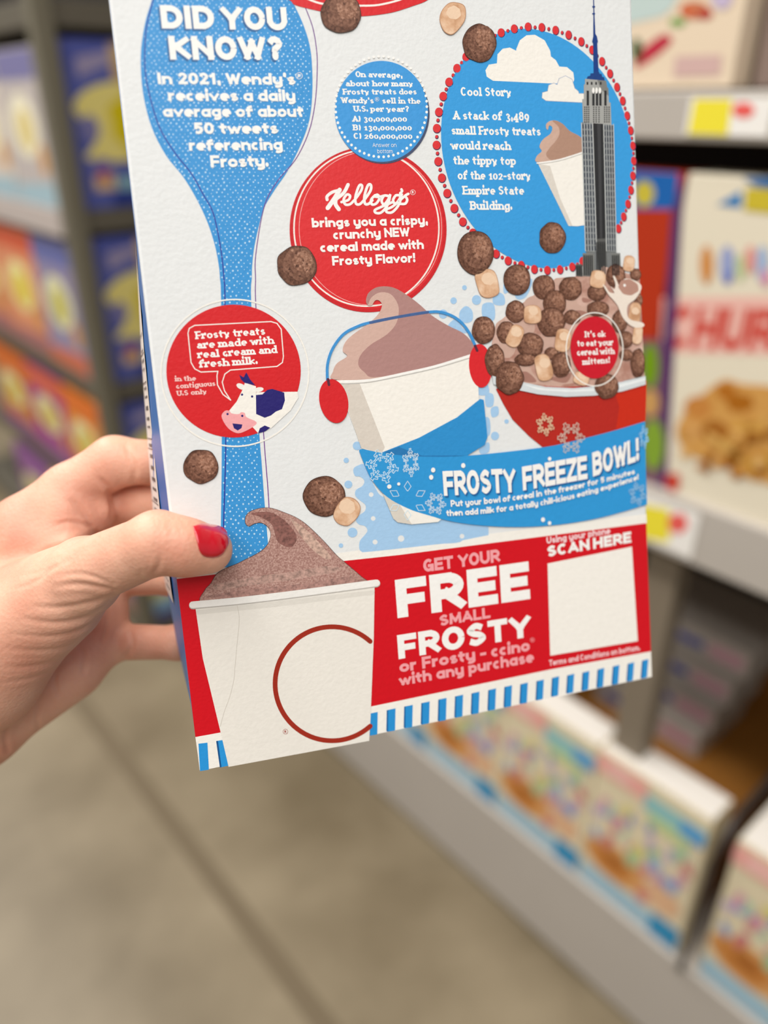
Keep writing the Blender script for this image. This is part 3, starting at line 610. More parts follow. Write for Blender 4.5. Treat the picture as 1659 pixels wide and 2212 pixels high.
    def flake(cx, cy, rx, ry, c, w=4.5, rot=0, style=0):
        arm = [(.34, .05), (.55, .05), (.44, .2), (.53, .27), (.67, .06), (.74, .06), (.66, .22), (.76, .27), (.87, .07), (1, .1)] if style == 0 else [(.5, .02), (.72, .17), (1, .0)]
        for k in range(6):
            t = math.radians(60 * k + rot); ca, sa = math.cos(t), math.sin(t); P = []
            for r_, s_ in arm + [(r_, -s_) for r_, s_ in arm[::-1]]: P.append((cx + rx * (r_ * ca - s_ * sa), cy + ry * (r_ * sa + s_ * ca)))
            a.stroke(P, w, c, False, True)
    LB = (214, 234, 246)
    flake(525, 1300, 112, 118, LB, 4.5, 10); flake(722, 1273, 60, 97, LB, 4, 25); flake(700, 1535, 140, 135, LB, 4, 30, 1); flake(893, 1556, 70, 78, LB, 4, 5)
    a.T = (920, 780, 3.318)
    flake(850, 455, 66, 80, (238, 206, 170), 4.2, 20); flake(1035, 550, 96, 118, (226, 212, 196), 4.2, 0); flake(1510, 952, 62, 86, (150, 200, 236), 4.5, 15); flake(1555, 545, 34, 84, (140, 195, 234), 4.5, 15)
    for x, y, r_ in ((47, 780, 16), (33, 832, 16), (262, 748, 16), (880, 700, 13), (833, 1135, 15), (880, 1160, 13)): a.ell(x, y, r_ * .95, r_ * 1.1, WHITE, n=20)
    a.T = (660, 600, 3.19)
    for x, y, r_ in ((573, 1438, 15), (638, 1420, 11)): a.ell(x, y, r_, r_, WHITE, n=20)
    a.T = (920, 780, 3.318); sh = ((30, 96, 160), (9, 10))
    a.text('FROSTY', (125, 965), (640, 938), 178, WHITE, 'narrow', shadow=sh, cap1=172); a.text('FREEZE', (690, 928), (1152, 843), 172, WHITE, 'narrow', shadow=sh, cap1=168); a.text('BOWL!', (1190, 828), (1520, 712), 172, WHITE, 'narrow', shadow=sh, cap1=165)
    a.text('Put your bowl of cereal in the freezer for 5 minutes', (174, 1043), (1490, 808), 48, WHITE, 'sans', mid=(832, 965), cap1=40)
    a.text('then add milk for a totally chill-icious eating experience!', (142, 1110), (1516, 848), 46, WHITE, 'sans', mid=(842, 1030), cap1=40)
    a.build('recipe_ribbon', root)

    # ---- cow badge
    a = A(18); a.T = (280, 600, 3.77)
    a.ring(857, 775, 601, 598, 12, CREAM); a.ell(846, 760, 547, 541, (216, 32, 38), n=100)
    a.stroke([(475, 450), (486, 412), (530, 388), (1150, 357), (1200, 372), (1234, 420), (1252, 640), (1244, 690), (1200, 722), (820, 752), (775, 785), (754, 850), (772, 920), (822, 996), (760, 950), (715, 872), (711, 800), (718, 762), (580, 768), (530, 742), (500, 690)], 8.5, CREAM, False, True)
    a.text('Frosty treats', (540, 501), (1106, 463), 64, WHITE, 'serif'); a.text('are made with', (548, 579), (1176, 538), 64, WHITE, 'serif'); a.text('real cream and', (558, 656), (1201, 613), 64, WHITE, 'serif'); a.text('fresh milk.', (567, 733), (1043, 703), 64, WHITE, 'serif')
    P2 = (248, 202, 196)
    a.text('in the', (370, 844), (542, 838), 42, P2, 'serif'); a.text('contiguous', (380, 904), (700, 880), 42, P2, 'serif'); a.text('U.S only', (387, 963), (629, 945), 42, P2, 'serif')
    a.poly([(1030, 932), (1366, 928), (1374, 975), (1310, 1080), (1150, 1226), (1048, 1268), (1000, 1215), (1020, 1150)], CREAM)
    a.ell(907, 886, 40, 22, CREAM, 25); a.ell(1052, 911, 38, 19, CREAM, -10)
    a.poly([(938, 855), (1028, 884), (1030, 1165), (800, 1120), (812, 1080), (870, 1010), (920, 910)], CREAM)
    a.poly([(893, 790), (928, 812), (950, 770), (980, 828), (1022, 876), (935, 856), (905, 826)], NAVY)
    a.poly([(1028, 955), (1080, 950), (1120, 914), (1160, 905), (1258, 935), (1264, 1000), (1240, 1070), (1190, 1090), (1150, 1122), (1100, 1140), (1030, 1110)], NAVY)
    a.poly([(748, 1125), (775, 1085), (810, 1083), (832, 1105), (888, 1110), (908, 1095), (938, 1103), (952, 1135), (1032, 1175), (1010, 1210), (940, 1250), (880, 1266), (820, 1240), (775, 1190)], PINK, True)
    a.poly([(836, 1186), (918, 1195), (910, 1225), (880, 1244), (850, 1226)], NAVY)
    for x, y in ((797, 1110), (917, 1125), (915, 952), (997, 967)): a.ell(x, y, 9.5, 9.5, NAVY, n=14)
    a.poly([(1045, 1267), (1060, 1225), (1100, 1203), (1146, 1222), (1100, 1252)], NAVY)
    a.build('cow_badge', root)

    # ---- scattered cereal on the paper
    for i, (x, y, rx, ry) in enumerate(((736, 30, 43.5, 42), (1035, 94, 36, 41), (640.8, 574, 42.5, 42.5), (433.8, 1007.7, 37.5, 36.5), (700, 1072, 45, 43), (1026.5, 546, 39, 47), (1116, 604.5, 29, 33), (1192.5, 514, 28.5, 33.5))): 
        a = A(50); ball(a, x, y, rx, ry, 20 + i); a.build('cereal_ball_picture', root)
    a = A(50)
    mallow(a, [(949, 45), (953, 25), (968, 8), (985, 6), (1003, 14), (1005, 40), (992, 62), (975, 76), (958, 68)]); a.build('marshmallow_picture', root); a = A(50)
    a.T = (920, 360, 3.318); mallow(a, [(348, 780), (380, 735), (440, 732), (495, 760), (522, 860), (515, 915), (450, 942), (395, 926), (368, 870)]); a.build('marshmallow_picture', root); a = A(50); a.T = (920, 360, 3.318)
    mal_e(a, 1453, 695, 40, 56, 8); a.build('marshmallow_picture', root); a = A(55)
    a.T = (620, 920, 4.366); mallow(a, [(438, 820), (470, 750), (520, 690), (565, 668), (640, 690), (690, 760), (670, 850), (600, 925), (550, 942), (480, 920), (440, 870)])
    a.build('marshmallow_picture', root)

    # ---- red offer band, striped hem, paper cup
    a = A(10); a.T = (0, 0, 1)
    a.poly([(381, 1240), (500, 1224), (1396, 1110), (1397, 1131), (383, 1262)], CREAM)
    a.poly([(381.5, 1250.5), (466.8, 1240.5), (744.6, 1211.5), (860, 1199), (1396, 1130), (1406, 1407), (1189, 1446), (799, 1526.6), (477, 1582), (422, 1592)], (212, 12, 28))
    a.poly([(422, 1592), (477, 1582), (799, 1526.6), (1189, 1446), (1406, 1407), (1408, 1462), (432, 1665)], CREAM)
    a.T = (780, 1130, 2.592)
    for i, (x, y0, y1) in enumerate(((68, 1062, 1187), (168, 1042, 1165), (265, 1022, 1145), (360, 1003, 1125), (455, 983, 1107), (548, 965, 1087), (640, 948, 1068), (733, 930, 1048), (823, 912, 1030), (912, 897, 1010), (1002, 880, 990), (1088, 862, 970), (1173, 848, 952), (1258, 832, 937), (1342, 815, 920), (1427, 798, 903), (1510, 783, 885), (1590, 765, 868))):
        w = 25 - i * .42; sk = -2 + i * -.35
        a.poly([(x - w, y0 + 5), (x + w, y0 - 5), (x + w + sk, y1 - 7), (x + w - 5 + sk, y1 - 3), (x - w + 5 + sk, y1 + 3), (x - w + sk, y1 - 2)], (30, 100, 160)); a.poly([(x - w + 8, y0 + 4), (x + w, y0 - 5), (x + w + sk, y1 - 7), (x + w - 5 + sk, y1 - 3), (x - w + 10 + sk, y1 + 2)], (42, 146, 214))
    a.T = (380, 1060, 3.456)
    a.poly([(168, 1888), (235, 1880), (246, 2082), (180, 2092)], (42, 150, 220)); a.poly([(300, 1868), (350, 1860), (392, 2052), (328, 2066)], (42, 150, 220)); a.poly([(300, 1868), (314, 1866), (340, 2063), (328, 2066)], (24, 84, 140))
    a.T = (780, 1130, 2.592); PK = (244, 164, 168)
    a.text('GET YOUR', (350, 275), (778, 216), 72, PK); a.text('FREE', (204, 532), (947, 424), 216, WHITE, 'heavy', cap1=212); a.text('SMALL', (440, 577), (724, 530), 62, PK)
    a.text('FROSTY', (210, 762), (950, 634), 136, WHITE, 'heavy', cap1=124); a.text('or Frosty - ccino', (216, 836), (945, 714), 66, PK); a.reg(958, 654, 12, PK); a.text('with any purchase', (214, 912), (966, 778), 64, PK)
    a.text('Using your phone', (1038, 116), (1394, 60), 38, (246, 210, 212)); a.text('SCAN HERE', (1042, 190), (1512, 108), 62, WHITE, 'heavy'); a.text('Terms and Conditions on bottom.', (1052, 800), (1560, 712), 34, (246, 200, 202))
    a.poly([(1043, 226), (1515, 131), (1548, 660), (1058, 742)], CREAM)
    ob = a.build('offer_band', root); ob['label'] = 'red offer band with white lettering and a blue striped hem'
    a = A(30); a.T = (380, 1060, 3.456); CUPW = (238, 232, 222)
    a.poly([(145, 870), (1482, 720), (1476, 1100), (1452, 1700), (1442, 1866), (393, 2060), (335, 1810), (200, 1250)], CUPW)
    a.poly([(148, 892), (1482, 742), (1482, 775), (700, 872), (160, 925)], (226, 220, 210))
    a.poly([(188, 830), (213, 742), (258, 690), (300, 622), (360, 582), (450, 545), (500, 520), (620, 458), (682, 400), (706, 330), (688, 275), (640, 242), (590, 246), (545, 266), (517, 242), (520, 190), (560, 150), (640, 127), (720, 130), (820, 165), (900, 200), (980, 255), (1100, 370), (1200, 480), (1270, 540), (1380, 635), (1425, 690), (1200, 740), (800, 800), (440, 835)], (84, 58, 54), True)
    a.poly([(191, 830), (216, 744), (260, 692), (303, 625), (362, 585), (452, 548), (502, 523), (622, 461), (685, 402), (709, 330), (690, 272), (640, 238), (590, 242), (545, 262), (520, 240), (523, 192), (562, 153), (640, 130), (720, 133), (820, 168), (900, 203), (978, 258), (1097, 372), (1197, 482), (1267, 542), (1377, 637), (1422, 692), (1200, 740), (800, 800), (440, 835)], FROST, True)
    for P, c in (([(300, 700), (600, 640), (900, 600), (1150, 560), (1220, 600), (900, 660), (600, 700), (320, 740)], (186, 150, 138)), ([(230, 790), (500, 740), (900, 700), (1300, 640), (1380, 680), (900, 745), (500, 800)], (172, 132, 122)), ([(560, 170), (700, 160), (820, 230), (900, 340), (860, 420), (760, 380), (720, 260), (640, 200)], (138, 94, 86)), ([(860, 220), (960, 280), (1080, 400), (1160, 500), (1100, 500), (980, 400)], (200, 166, 150))):
        m = speckle('printed_frost_%d_%d_%d' % c, tuple(int(v * .78) for v in c), c, tuple(min(255, int(v * 1.14)) for v in c), 600); a.poly(P, m, True)
    a.stroke([(125, 857), (460, 826), (800, 786), (1200, 733), (1497, 692)], 56, (188, 182, 174), True); a.stroke([(123, 851), (460, 820), (800, 780), (1200, 727), (1497, 687)], 50, (244, 240, 234), True)
    a.z += a.step; RUST = (162, 44, 26)
    P = []
    for i in range(121):
        t = math.radians(48 + 264 * i / 120); P.append((1165 + 425 * math.cos(t), 1440 + 425 * math.sin(t)))
    a.stroke([p for p in P if p[0] < 1452], 36, RUST); a.reg(817, 1797, 18, RUST)
    a.stroke([(455, 850), (472, 960), (455, 1150), (440, 1320), (430, 1420), (400, 1540), (360, 1650), (330, 1760)], 3, (206, 198, 186), True)
    cup = a.build('paper_cup_picture', root); cup['label'] = 'printed cream paper cup with a frosty chocolate swirl'
    return root
build_hero()

# ------------------------------------------------------------------ hand
def P3(px, py, z): return np.array([(px - CX) / FPX * z, (py - CY) / FPX * z, z], np.float32)   # millimetres in front of the eye
HAND = dict(
 palm=[((50, 1140, 316), 12.5, (-210, 1470, 322), 21), ((62, 1230, 332), 12.5, (-210, 1490, 326), 20), ((92, 1330, 338), 12, (-205, 1530, 328), 19), ((128, 1405, 334), 12, (-200, 1570, 326), 19),
       ((150, 1438, 328), 15, (-50, 1572, 320), 16), ((-50, 1572, 320), 16, (-260, 1680, 325), 22), ((228, 1270, 333), 9.2, (232, 1384, 332), 9.6), ((140, 1108, 314), 10.5, (202, 1106, 320), 8.6), ((150, 1300, 330), 12, (170, 1390, 330), 11.5), ((-200, 1500, 322), 23, (-620, 1690, 330), 29), ((-200, 1580, 324), 23, (-620, 1760, 332), 28), ((60, 1200, 322), 12, (110, 1360, 326), 12), ((150, 1190, 308), 8, (60, 1180, 312), 13)],
 thenar=[((176, 1260, 276), 12.5, (-20, 1390, 290), 20), ((140, 1306, 286), 12.5, (-50, 1450, 294), 18), ((-20, 1400, 290), 21, (-220, 1540, 318), 22), ((-40, 1470, 294), 20, (-220, 1600, 318), 20), ((185, 1230, 276), 10.5, (20, 1300, 300), 14)],
 thumb=[((190, 1236, 271), 11.8, (342, 1172, 256), 10.2), ((342, 1172, 256), 10.3, (400, 1182, 256.5), 9.4), ((400, 1182, 256.5), 9.3, (449, 1187, 258.6), 8.2)],
 index=[((50, 1140, 316), 12.5, (150, 1060, 318), 10.8), ((150, 1060, 318), 10.8, (248, 997, 318), 10.2), ((248, 997, 318), 10.0, (375, 1000, 320), 8.8), ((375, 1000, 320), 8.8, (470, 1018, 323), 7.6)],
 middle=[((62, 1230, 332), 12, (235, 1088, 334), 9.8), ((235, 1088, 334), 9.6, (372, 1084, 327), 8.6), ((372, 1084, 327), 8.6, (490, 1090, 330), 7.6)],
 ring=[((92, 1330, 338), 11.5, (236, 1246, 338), 9), ((236, 1246, 338), 8.8, (372, 1244, 327), 8), ((372, 1244, 327), 8, (490, 1240, 332), 7.2)],
 little=[((128, 1405, 334), 11, (232, 1386, 334), 8.6), ((232, 1386, 334), 8.2, (385, 1388, 326), 7), ((385, 1388, 326), 7, (455, 1386, 329), 6.4)])
def cone(P, a, ra, b, rb):
    a, b = P3(*a), P3(*b); ab = b - a; L2 = float(ab @ ab)
    t = np.clip(((P[0] - a[0]) * ab[0] + (P[1] - a[1]) * ab[1] + (P[2] - a[2]) * ab[2]) / L2, 0, 1)
    return np.sqrt((P[0] - a[0] - t * ab[0]) ** 2 + (P[1] - a[1] - t * ab[1]) ** 2 + (P[2] - a[2] - t * ab[2]) ** 2) - (ra + (rb - ra) * t)
def smin(a, b, k):
    h = np.maximum(k - np.abs(a - b), 0) / k
    return np.minimum(a, b) - h * h * k * .25
def chain(P, L_, k):
    d = None
    for a, ra, b, rb in L_:
        c = cone(P, a, ra, b, rb); d = c if d is None else smin(d, c, k)
    return d
def hand_sdf(P):
    d = chain(P, HAND['palm'], 9)
    d = smin(d, chain(P, HAND['thenar'], 9), 7)
    for n, k in (('index', 4), ('middle', 2.5), ('ring', 2.5), ('little', 2.5)): d = smin(d, chain(P, HAND[n], 3.5), k)
    return smin(d, chain(P, HAND['thumb'], 3.5), 5)
def surface_nets(lo, hi, h):
    ax = [np.arange(lo[i], hi[i], h, dtype=np.float32) for i in range(3)]; n = [len(a) for a in ax]
    D = np.empty(n, np.float32)
    for s in range(0, n[0], 24):
        G = np.meshgrid(ax[0][s:s + 24], ax[1], ax[2], indexing='ij'); D[s:s + 24] = hand_sdf(G)
    D[0] = np.maximum(D[0], 1); D[-1] = D[:, 0] = D[:, -1] = D[:, :, 0] = D[:, :, -1] = 1
    S = D < 0
    c = sum(S[i:n[0] - 1 + i, j:n[1] - 1 + j, k:n[2] - 1 + k].astype(np.int8) for i in (0, 1) for j in (0, 1) for k in (0, 1))
    cells = np.argwhere((c > 0) & (c < 8)); idx = -np.ones((n[0] - 1, n[1] - 1, n[2] - 1), np.int64); idx[tuple(cells.T)] = np.arange(len(cells))
    acc = np.zeros((len(cells), 3)); cnt = np.zeros(len(cells))
    for axis in range(3):
        for u in (0, 1):
            for v in (0, 1):
                o = [0, 0, 0]; o[(axis + 1) % 3] = u; o[(axis + 2) % 3] = v; a = cells + o; e = np.array(o); b = a.copy(); b[:, axis] += 1
                da, db = D[tuple(a.T)], D[tuple(b.T)]; m = (da < 0) != (db < 0); t = np.where(m, da / np.where(m, da - db, 1), 0)
                p = np.tile(e, (len(cells), 1)).astype(float); p[:, axis] += t; acc[m] += p[m]; cnt[m] += 1
    V = (cells + acc / cnt[:, None]) * h + np.array(lo)
    F = []
    for axis in range(3):
        a, b = (axis + 1) % 3, (axis + 2) % 3
        sl0 = [slice(None)] * 3; sl1 = [slice(None)] * 3; sl0[axis] = slice(0, n[axis] - 1); sl1[axis] = slice(1, n[axis])
        E = np.argwhere(S[tuple(sl0)] != S[tuple(sl1)]); E = E[(E[:, a] > 0) & (E[:, b] > 0) & (E[:, a] < n[a] - 1) & (E[:, b] < n[b] - 1)]
        flip = S[tuple(E.T)]
        q = []
        for u, v in ((-1, -1), (0, -1), (0, 0), (-1, 0)):
            k = E.copy(); k[:, a] += u; k[:, b] += v; q.append(idx[tuple(k.T)])
        q = np.stack(q, 1); q[~flip] = q[~flip][:, ::-1]; F.append(q)
    return V, np.concatenate(F)
def skin_material():
    m = bpy.data.materials.new('skin'); m.use_nodes = True; nt = m.node_tree; b = nt.nodes['Principled BSDF']
    tc = nt.nodes.new('ShaderNodeTexCoord')
    n = nt.nodes.new('ShaderNodeTexNoise'); n.inputs['Scale'].default_value = 38; n.inputs['Detail'].default_value = 6
    r = nt.nodes.new('ShaderNodeValToRGB'); e = r.color_ramp.elements
    e[0].position = .3; e[0].color = (*lin((214, 149, 124)), 1); e[1].position = .7; e[1].color = (*lin((236, 184, 157)), 1)
    nt.links.new(tc.outputs['Object'], n.inputs['Vector']); nt.links.new(n.outputs['Fac'], r.inputs['Fac']); nt.links.new(r.outputs['Color'], b.inputs['Base Color'])
    b.inputs['Roughness'].default_value = .48; b.inputs['Specular IOR Level'].default_value = .35
    b.inputs['Subsurface Weight'].default_value = .25; b.inputs['Subsurface Radius'].default_value = (1, .35, .2); b.inputs['Subsurface Scale'].default_value = .003
    n2 = nt.nodes.new('ShaderNodeTexNoise'); n2.inputs['Scale'].default_value = 900; n2.inputs['Detail'].default_value = 3
    v = nt.nodes.new('ShaderNodeTexVoronoi'); v.inputs['Scale'].default_value = 700
    ad = nt.nodes.new('ShaderNodeMath'); ad.operation = 'ADD'
    bp = nt.nodes.new('ShaderNodeBump'); bp.inputs['Strength'].default_value = .28; bp.inputs['Distance'].default_value = .0004
    for q in (n2, v): nt.links.new(tc.outputs['Object'], q.inputs['Vector'])
    nt.links.new(n2.outputs['Fac'], ad.inputs[0]); nt.links.new(v.outputs['Distance'], ad.inputs[1]); nt.links.new(ad.outputs[0], bp.inputs['Height']); nt.links.new(bp.outputs['Normal'], b.inputs['Normal'])
    return m
def build_hand():
    h = 0.75
    V, F = surface_nets((-270, -40, 236), (-50, 135, 368), h)
    # skin folds: grooves followed along the surface facing the viewer
    N = np.zeros_like(V); A_, B_, C_, D_ = (V[F[:, i]] for i in range(4)); fn = np.cross(C_ - A_, D_ - B_)
    for i in range(4): np.add.at(N, F[:, i], fn)
    N /= np.maximum(np.linalg.norm(N, axis=1, keepdims=True), 1e-9)
    if (N * (V - V.mean(0))).sum() < 0: F = F[:, ::-1]; N = -N
    px = V[:, 0] / V[:, 2] * FPX + CX; py = V[:, 1] / V[:, 2] * FPX + CY
    facing = np.clip(-(N * V).sum(1) / np.linalg.norm(V, axis=1) * 2.0, 0, 1)
    folds = [  # (points, half width px, depth mm, nearest depth, farthest depth)
     ([(250, 1275), (215, 1268), (165, 1262), (110, 1268)], 5, .9, 0, 300), ([(246, 1284), (200, 1300), (130, 1312), (60, 1310)], 5, .8, 0, 310), ([(240, 1300), (190, 1332), (120, 1345), (40, 1335)], 5, .9, 0, 310),
     ([(228, 1325), (170, 1362), (100, 1375), (10, 1368)], 4.5, .6, 0, 310), ([(215, 1350), (160, 1392), (90, 1405), (0, 1400)], 4.5, .55, 0, 310), ([(190, 1385), (130, 1425), (60, 1440), (0, 1440)], 4.5, .5, 0, 310), ([(165, 1420), (100, 1455), (40, 1470), (0, 1475)], 4, .45, 0, 315),
     ([(244, 1262), (180, 1240), (120, 1246)], 4, .5, 0, 300), ([(120, 1225), (70, 1260), (20, 1275)], 4, .35, 0, 310), ([(150, 1210), (90, 1235), (30, 1245)], 4, .3, 0, 310),
     ([(330, 1240), (342, 1222), (345, 1200)], 5, .9, 0, 270), ([(316, 1238), (322, 1222)], 4, .5, 0, 270), ([(300, 1245), (308, 1228)], 4, .4, 0, 270),
     ([(347, 1128), (350, 1150), (352, 1172)], 5, .25, 0, 270), ([(336, 1122), (338, 1150), (340, 1180)], 5, .2, 0, 270), ([(364, 1135), (368, 1155), (370, 1180)], 5, .2, 0, 270),
     ([(205, 1155), (160, 1172), (110, 1188), (70, 1205)], 6, .9, 0, 330), ([(196, 1138), (150, 1128), (115, 1136)], 4, .5, 295, 340), ([(205, 1152), (190, 1120), (165, 1090), (140, 1075)], 6, .7, 295, 340), ([(243, 1066), (228, 1048), (210, 1028)], 5, .6, 300, 340),
     ([(288, 1040), (292, 1010), (280, 985), (268, 950)], 5, .5, 300, 345), ([(233, 1066), (243, 1095), (240, 1130)], 5, .7, 295, 345),
     ([(222, 1380), (232, 1340), (226, 1300)], 5, .7, 300, 360), ([(270, 1420), (285, 1395), (282, 1360)], 5, .7, 300, 360), ([(180, 1450), (182, 1420), (170, 1390)], 5, .6, 295, 350), ([(125, 1500), (118, 1470), (124, 1450)], 4, .5, 295, 350), ([(15, 1620), (12, 1580), (30, 1530)], 5, .7, 290, 350), ([(85, 1590), (80, 1540), (95, 1500)], 4, .5, 290, 350)]
    disp = np.zeros(len(V))
    for P, w, dep, z0, z1 in folds:
        C2 = np.array([p[:] for p in catmull(P, 8)]); best = np.full(len(V), 1e9); tt = np.zeros(len(V))
        sel = np.where((V[:, 2] > z0) & (V[:, 2] < z1) & (px > C2[:, 0].min() - 30) & (px < C2[:, 0].max() + 30) & (py > C2[:, 1].min() - 30) & (py < C2[:, 1].max() + 30))[0]
        for i in range(len(C2) - 1):
            a, b = C2[i], C2[i + 1]; ab = b - a; t = np.clip(((px[sel] - a[0]) * ab[0] + (py[sel] - a[1]) * ab[1]) / max(ab @ ab, 1e-6), 0, 1)
            d = np.hypot(px[sel] - a[0] - t * ab[0], py[sel] - a[1] - t * ab[1]); m = d < best[sel]; best[sel[m]] = d[m]; tt[sel[m]] = (i + t[m]) / (len(C2) - 1)
        fade = np.minimum(1, (1 - tt) * 3.0)
        disp += (.62 if z0 == 0 else 1.0) * dep * fade * (np.exp(-(best / w) ** 2) - .45 * np.exp(-((best - 2.3 * w) / (1.2 * w)) ** 2))
    V = V - N * (disp * facing)[:, None]
    org = CAM @ Vector(P3(60, 1300, 320) / 1000.0)
    R3 = np.array(CAM.to_3x3()); W = (V / 1000.0) @ R3.T + np.array(CAM.translation) - np.array(org)
    o = obj('person', W, F.tolist(), skin_material(), None, None, True, Matrix.Translation(org))
    tag(o, "person's left hand with red nail polish gripping the cereal box, thumb in front", 'person')
    md = o.modifiers.new('soften', 'SMOOTH'); md.factor = .5; md.iterations = 2
    # thumbnail: domed plate on the thumb's back
    def surf(qx, qy):
        z = np.arange(240.0, 262.0, .05); x, y = (qx - CX) / FPX * z, (qy - CY) / FPX * z
        d = hand_sdf([x, y, z]); i = int(np.argmax(d < .02)) if (d < .02).any() else int(np.argmin(d))
        return np.array([x[i], y[i], z[i]])
    Z = lambda x, y: (x / 3.19, 920 + y / 3.19)
    top = [Z(1328, 690), Z(1388, 672), Z(1450, 676), Z(1510, 688), Z(1556, 716), Z(1580, 775)]
    bot = [Z(1358, 800), Z(1374, 862), Z(1408, 900), Z(1475, 910), Z(1535, 886), Z(1578, 812)]
    tc_, bc = catmull(top, 5), catmull(bot, 5); nu, nv = len(tc_), 15; G = []
    for i in range(nu):
        for j in range(nv):
            t = j / (nv - 1); q = tc_[i] * (1 - t) + bc[i] * t; s = surf(q.x, q.y)
            edge_ = min(1, 4 * t * (1 - t) * 1.6) * min(1, min(i + .3, nu - 1 - i + .6) / 3.5)
            s = s * (1 - (.15 + .75 * edge_ ** .5) / 258.0); G.append(s)
    n = len(G); G += [g * (1 + 1.2 / 258.0) for g in G]; Fs = []
    for i in range(nu - 1):
        for j in range(nv - 1):
            a = i * nv + j; Fs.append([a, a + 1, a + nv + 1, a + nv]); Fs.append([n + a, n + a + nv, n + a + nv + 1, n + a + 1])
    rim = [i * nv for i in range(nu)] + [(nu - 1) * nv + j for j in range(1, nv)] + [i * nv + nv - 1 for i in range(nu - 2, -1, -1)] + [j for j in range(nv - 2, 0, -1)]
    for a, b in zip(rim, rim[1:] + rim[:1]): Fs.append([a, b, n + b, n + a])
    G = (np.array(G) / 1000.0) @ R3.T + np.array(CAM.translation) - np.array(org)
    nail = obj('thumbnail', G, Fs, mat('nail_polish', (196, 12, 34), .12, .5, 0, 1, 0, 1, .8), o, None, True)
    bm = bmesh.new(); bm.from_mesh(nail.data); bmesh.ops.recalc_face_normals(bm, faces=bm.faces); bm.to_mesh(nail.data); bm.free()
    nail['label'] = 'thumbnail painted glossy red'
build_hand()

# ------------------------------------------------------------------ setting
def floor_material():
    m = bpy.data.materials.new('polished_concrete'); m.use_nodes = True; nt = m.node_tree; b = nt.nodes['Principled BSDF']
    tc = nt.nodes.new('ShaderNodeTexCoord'); n = nt.nodes.new('ShaderNodeTexNoise'); n.inputs['Scale'].default_value = 3.2; n.inputs['Detail'].default_value = 6
    r = nt.nodes.new('ShaderNodeValToRGB'); e = r.color_ramp.elements
    e[0].position = .32; e[0].color = (*lin((112, 99, 77)), 1); e[1].position = .7; e[1].color = (*lin((148, 134, 110)), 1)
    nt.links.new(tc.outputs['Object'], n.inputs['Vector']); nt.links.new(n.outputs['Fac'], r.inputs['Fac']); nt.links.new(r.outputs['Color'], b.inputs['Base Color'])
    b.inputs['Roughness'].default_value = .38; b.inputs['Specular IOR Level'].default_value = .3
    return m
tag(MB().box(-4, 3, -3, 7, -.1, 0).build('floor', floor_material()), kind='structure')
tag(MB().box(.415, .455, -3, 7, 0, .0012).build('trim_1', mat('floor_joint', (112, 98, 76), .6)), kind='structure')
tag(MB().box(1.9, 2.0, -3, 7, 0, 4).build('wall_right', mat('wall_paint', (200, 196, 188), .7)), kind='structure')
tag(MB().box(-4, 2.0, 7, 7.1, 0, 4).build('wall_back', mat('wall_paint', (200, 196, 188), .7)), kind='structure')

XF = .86                                          # aisle face of the long shelf run
def wallmap(x, y0, z0):
    def f(px, py):
        d = ray(px, py); t = x / d.x; p = EYE + d * t; return (y0 - p.y, p.z - z0)
    return f
STEEL = mat('painted_shelf_steel', (184, 176, 167), .45, .35, .04, 8)
DARK = mat('dark_shelf_back', (30, 22, 20), .8)
def shelf_run():
    r = empty('shelving_unit', Matrix.Translation((XF, 0, 0)), 'long grey store shelving on the right with white price rails and a pale kick plate', 'shelving')
    def B(*a, **k): return MB().box(*a, **k)
    y0, y1 = -.75, 1.72
    B(-.012, .0, y0, y1, .012, .238, bev=.003).build('kick_plate', STEEL, r)
    B(.002, .62, y0, y1, .2, .236).build('base_deck', STEEL, r)
    for z in (.93, 1.417):
        h = .083 if z < 1 else .048
        B(-.012, .004, y0, y1, z, z + h, bev=.003).build('price_rail', STEEL, r)
        B(.005, .60, y0, y1, z + h * .35, z + h - .004).build('shelf_deck', mat('shelf_deck_steel', (150, 138, 124), .5), r)
    B(.6, .62, y0, y1, .24, 2.1).build('back_panel', DARK, r)
    for y in (.405, 1.5): B(.02, .06, y, y + .05, .238, .925, bev=.003).build('upright', mat('upright_steel', (128, 116, 100), .5), r)
shelf_run()

FRAME_X = Matrix(((0, 0, -1, 0), (-1, 0, 0, 0), (0, 1, 0, 0), (0, 0, 0, 1)))       # faces the aisle
FRAME_Y = Matrix(((1, 0, 0, 0), (0, 0, -1, 0), (0, 1, 0, 0), (0, 0, 0, 1)))        # faces down the aisle
def carton(name, at, frame, w, h, d, rgb, label, cat='cereal box', group=None, top=None):
    r = empty(name, Matrix.Translation(at) @ frame, label, cat, group)
    MB().box(0, w, 0, h, -d, 0, bev=.0015).build('carton', far_ink(rgb), r)
    if top: MB().box(.002, w - .002, h, h + .0008, -d + .002, -.002).build('top_flap', far_ink(top), r)
    return r
def print_art(r, mapper=None):
    return Art(mapper or (lambda x, y: (x, y)), .0003, .00006, far_ink)

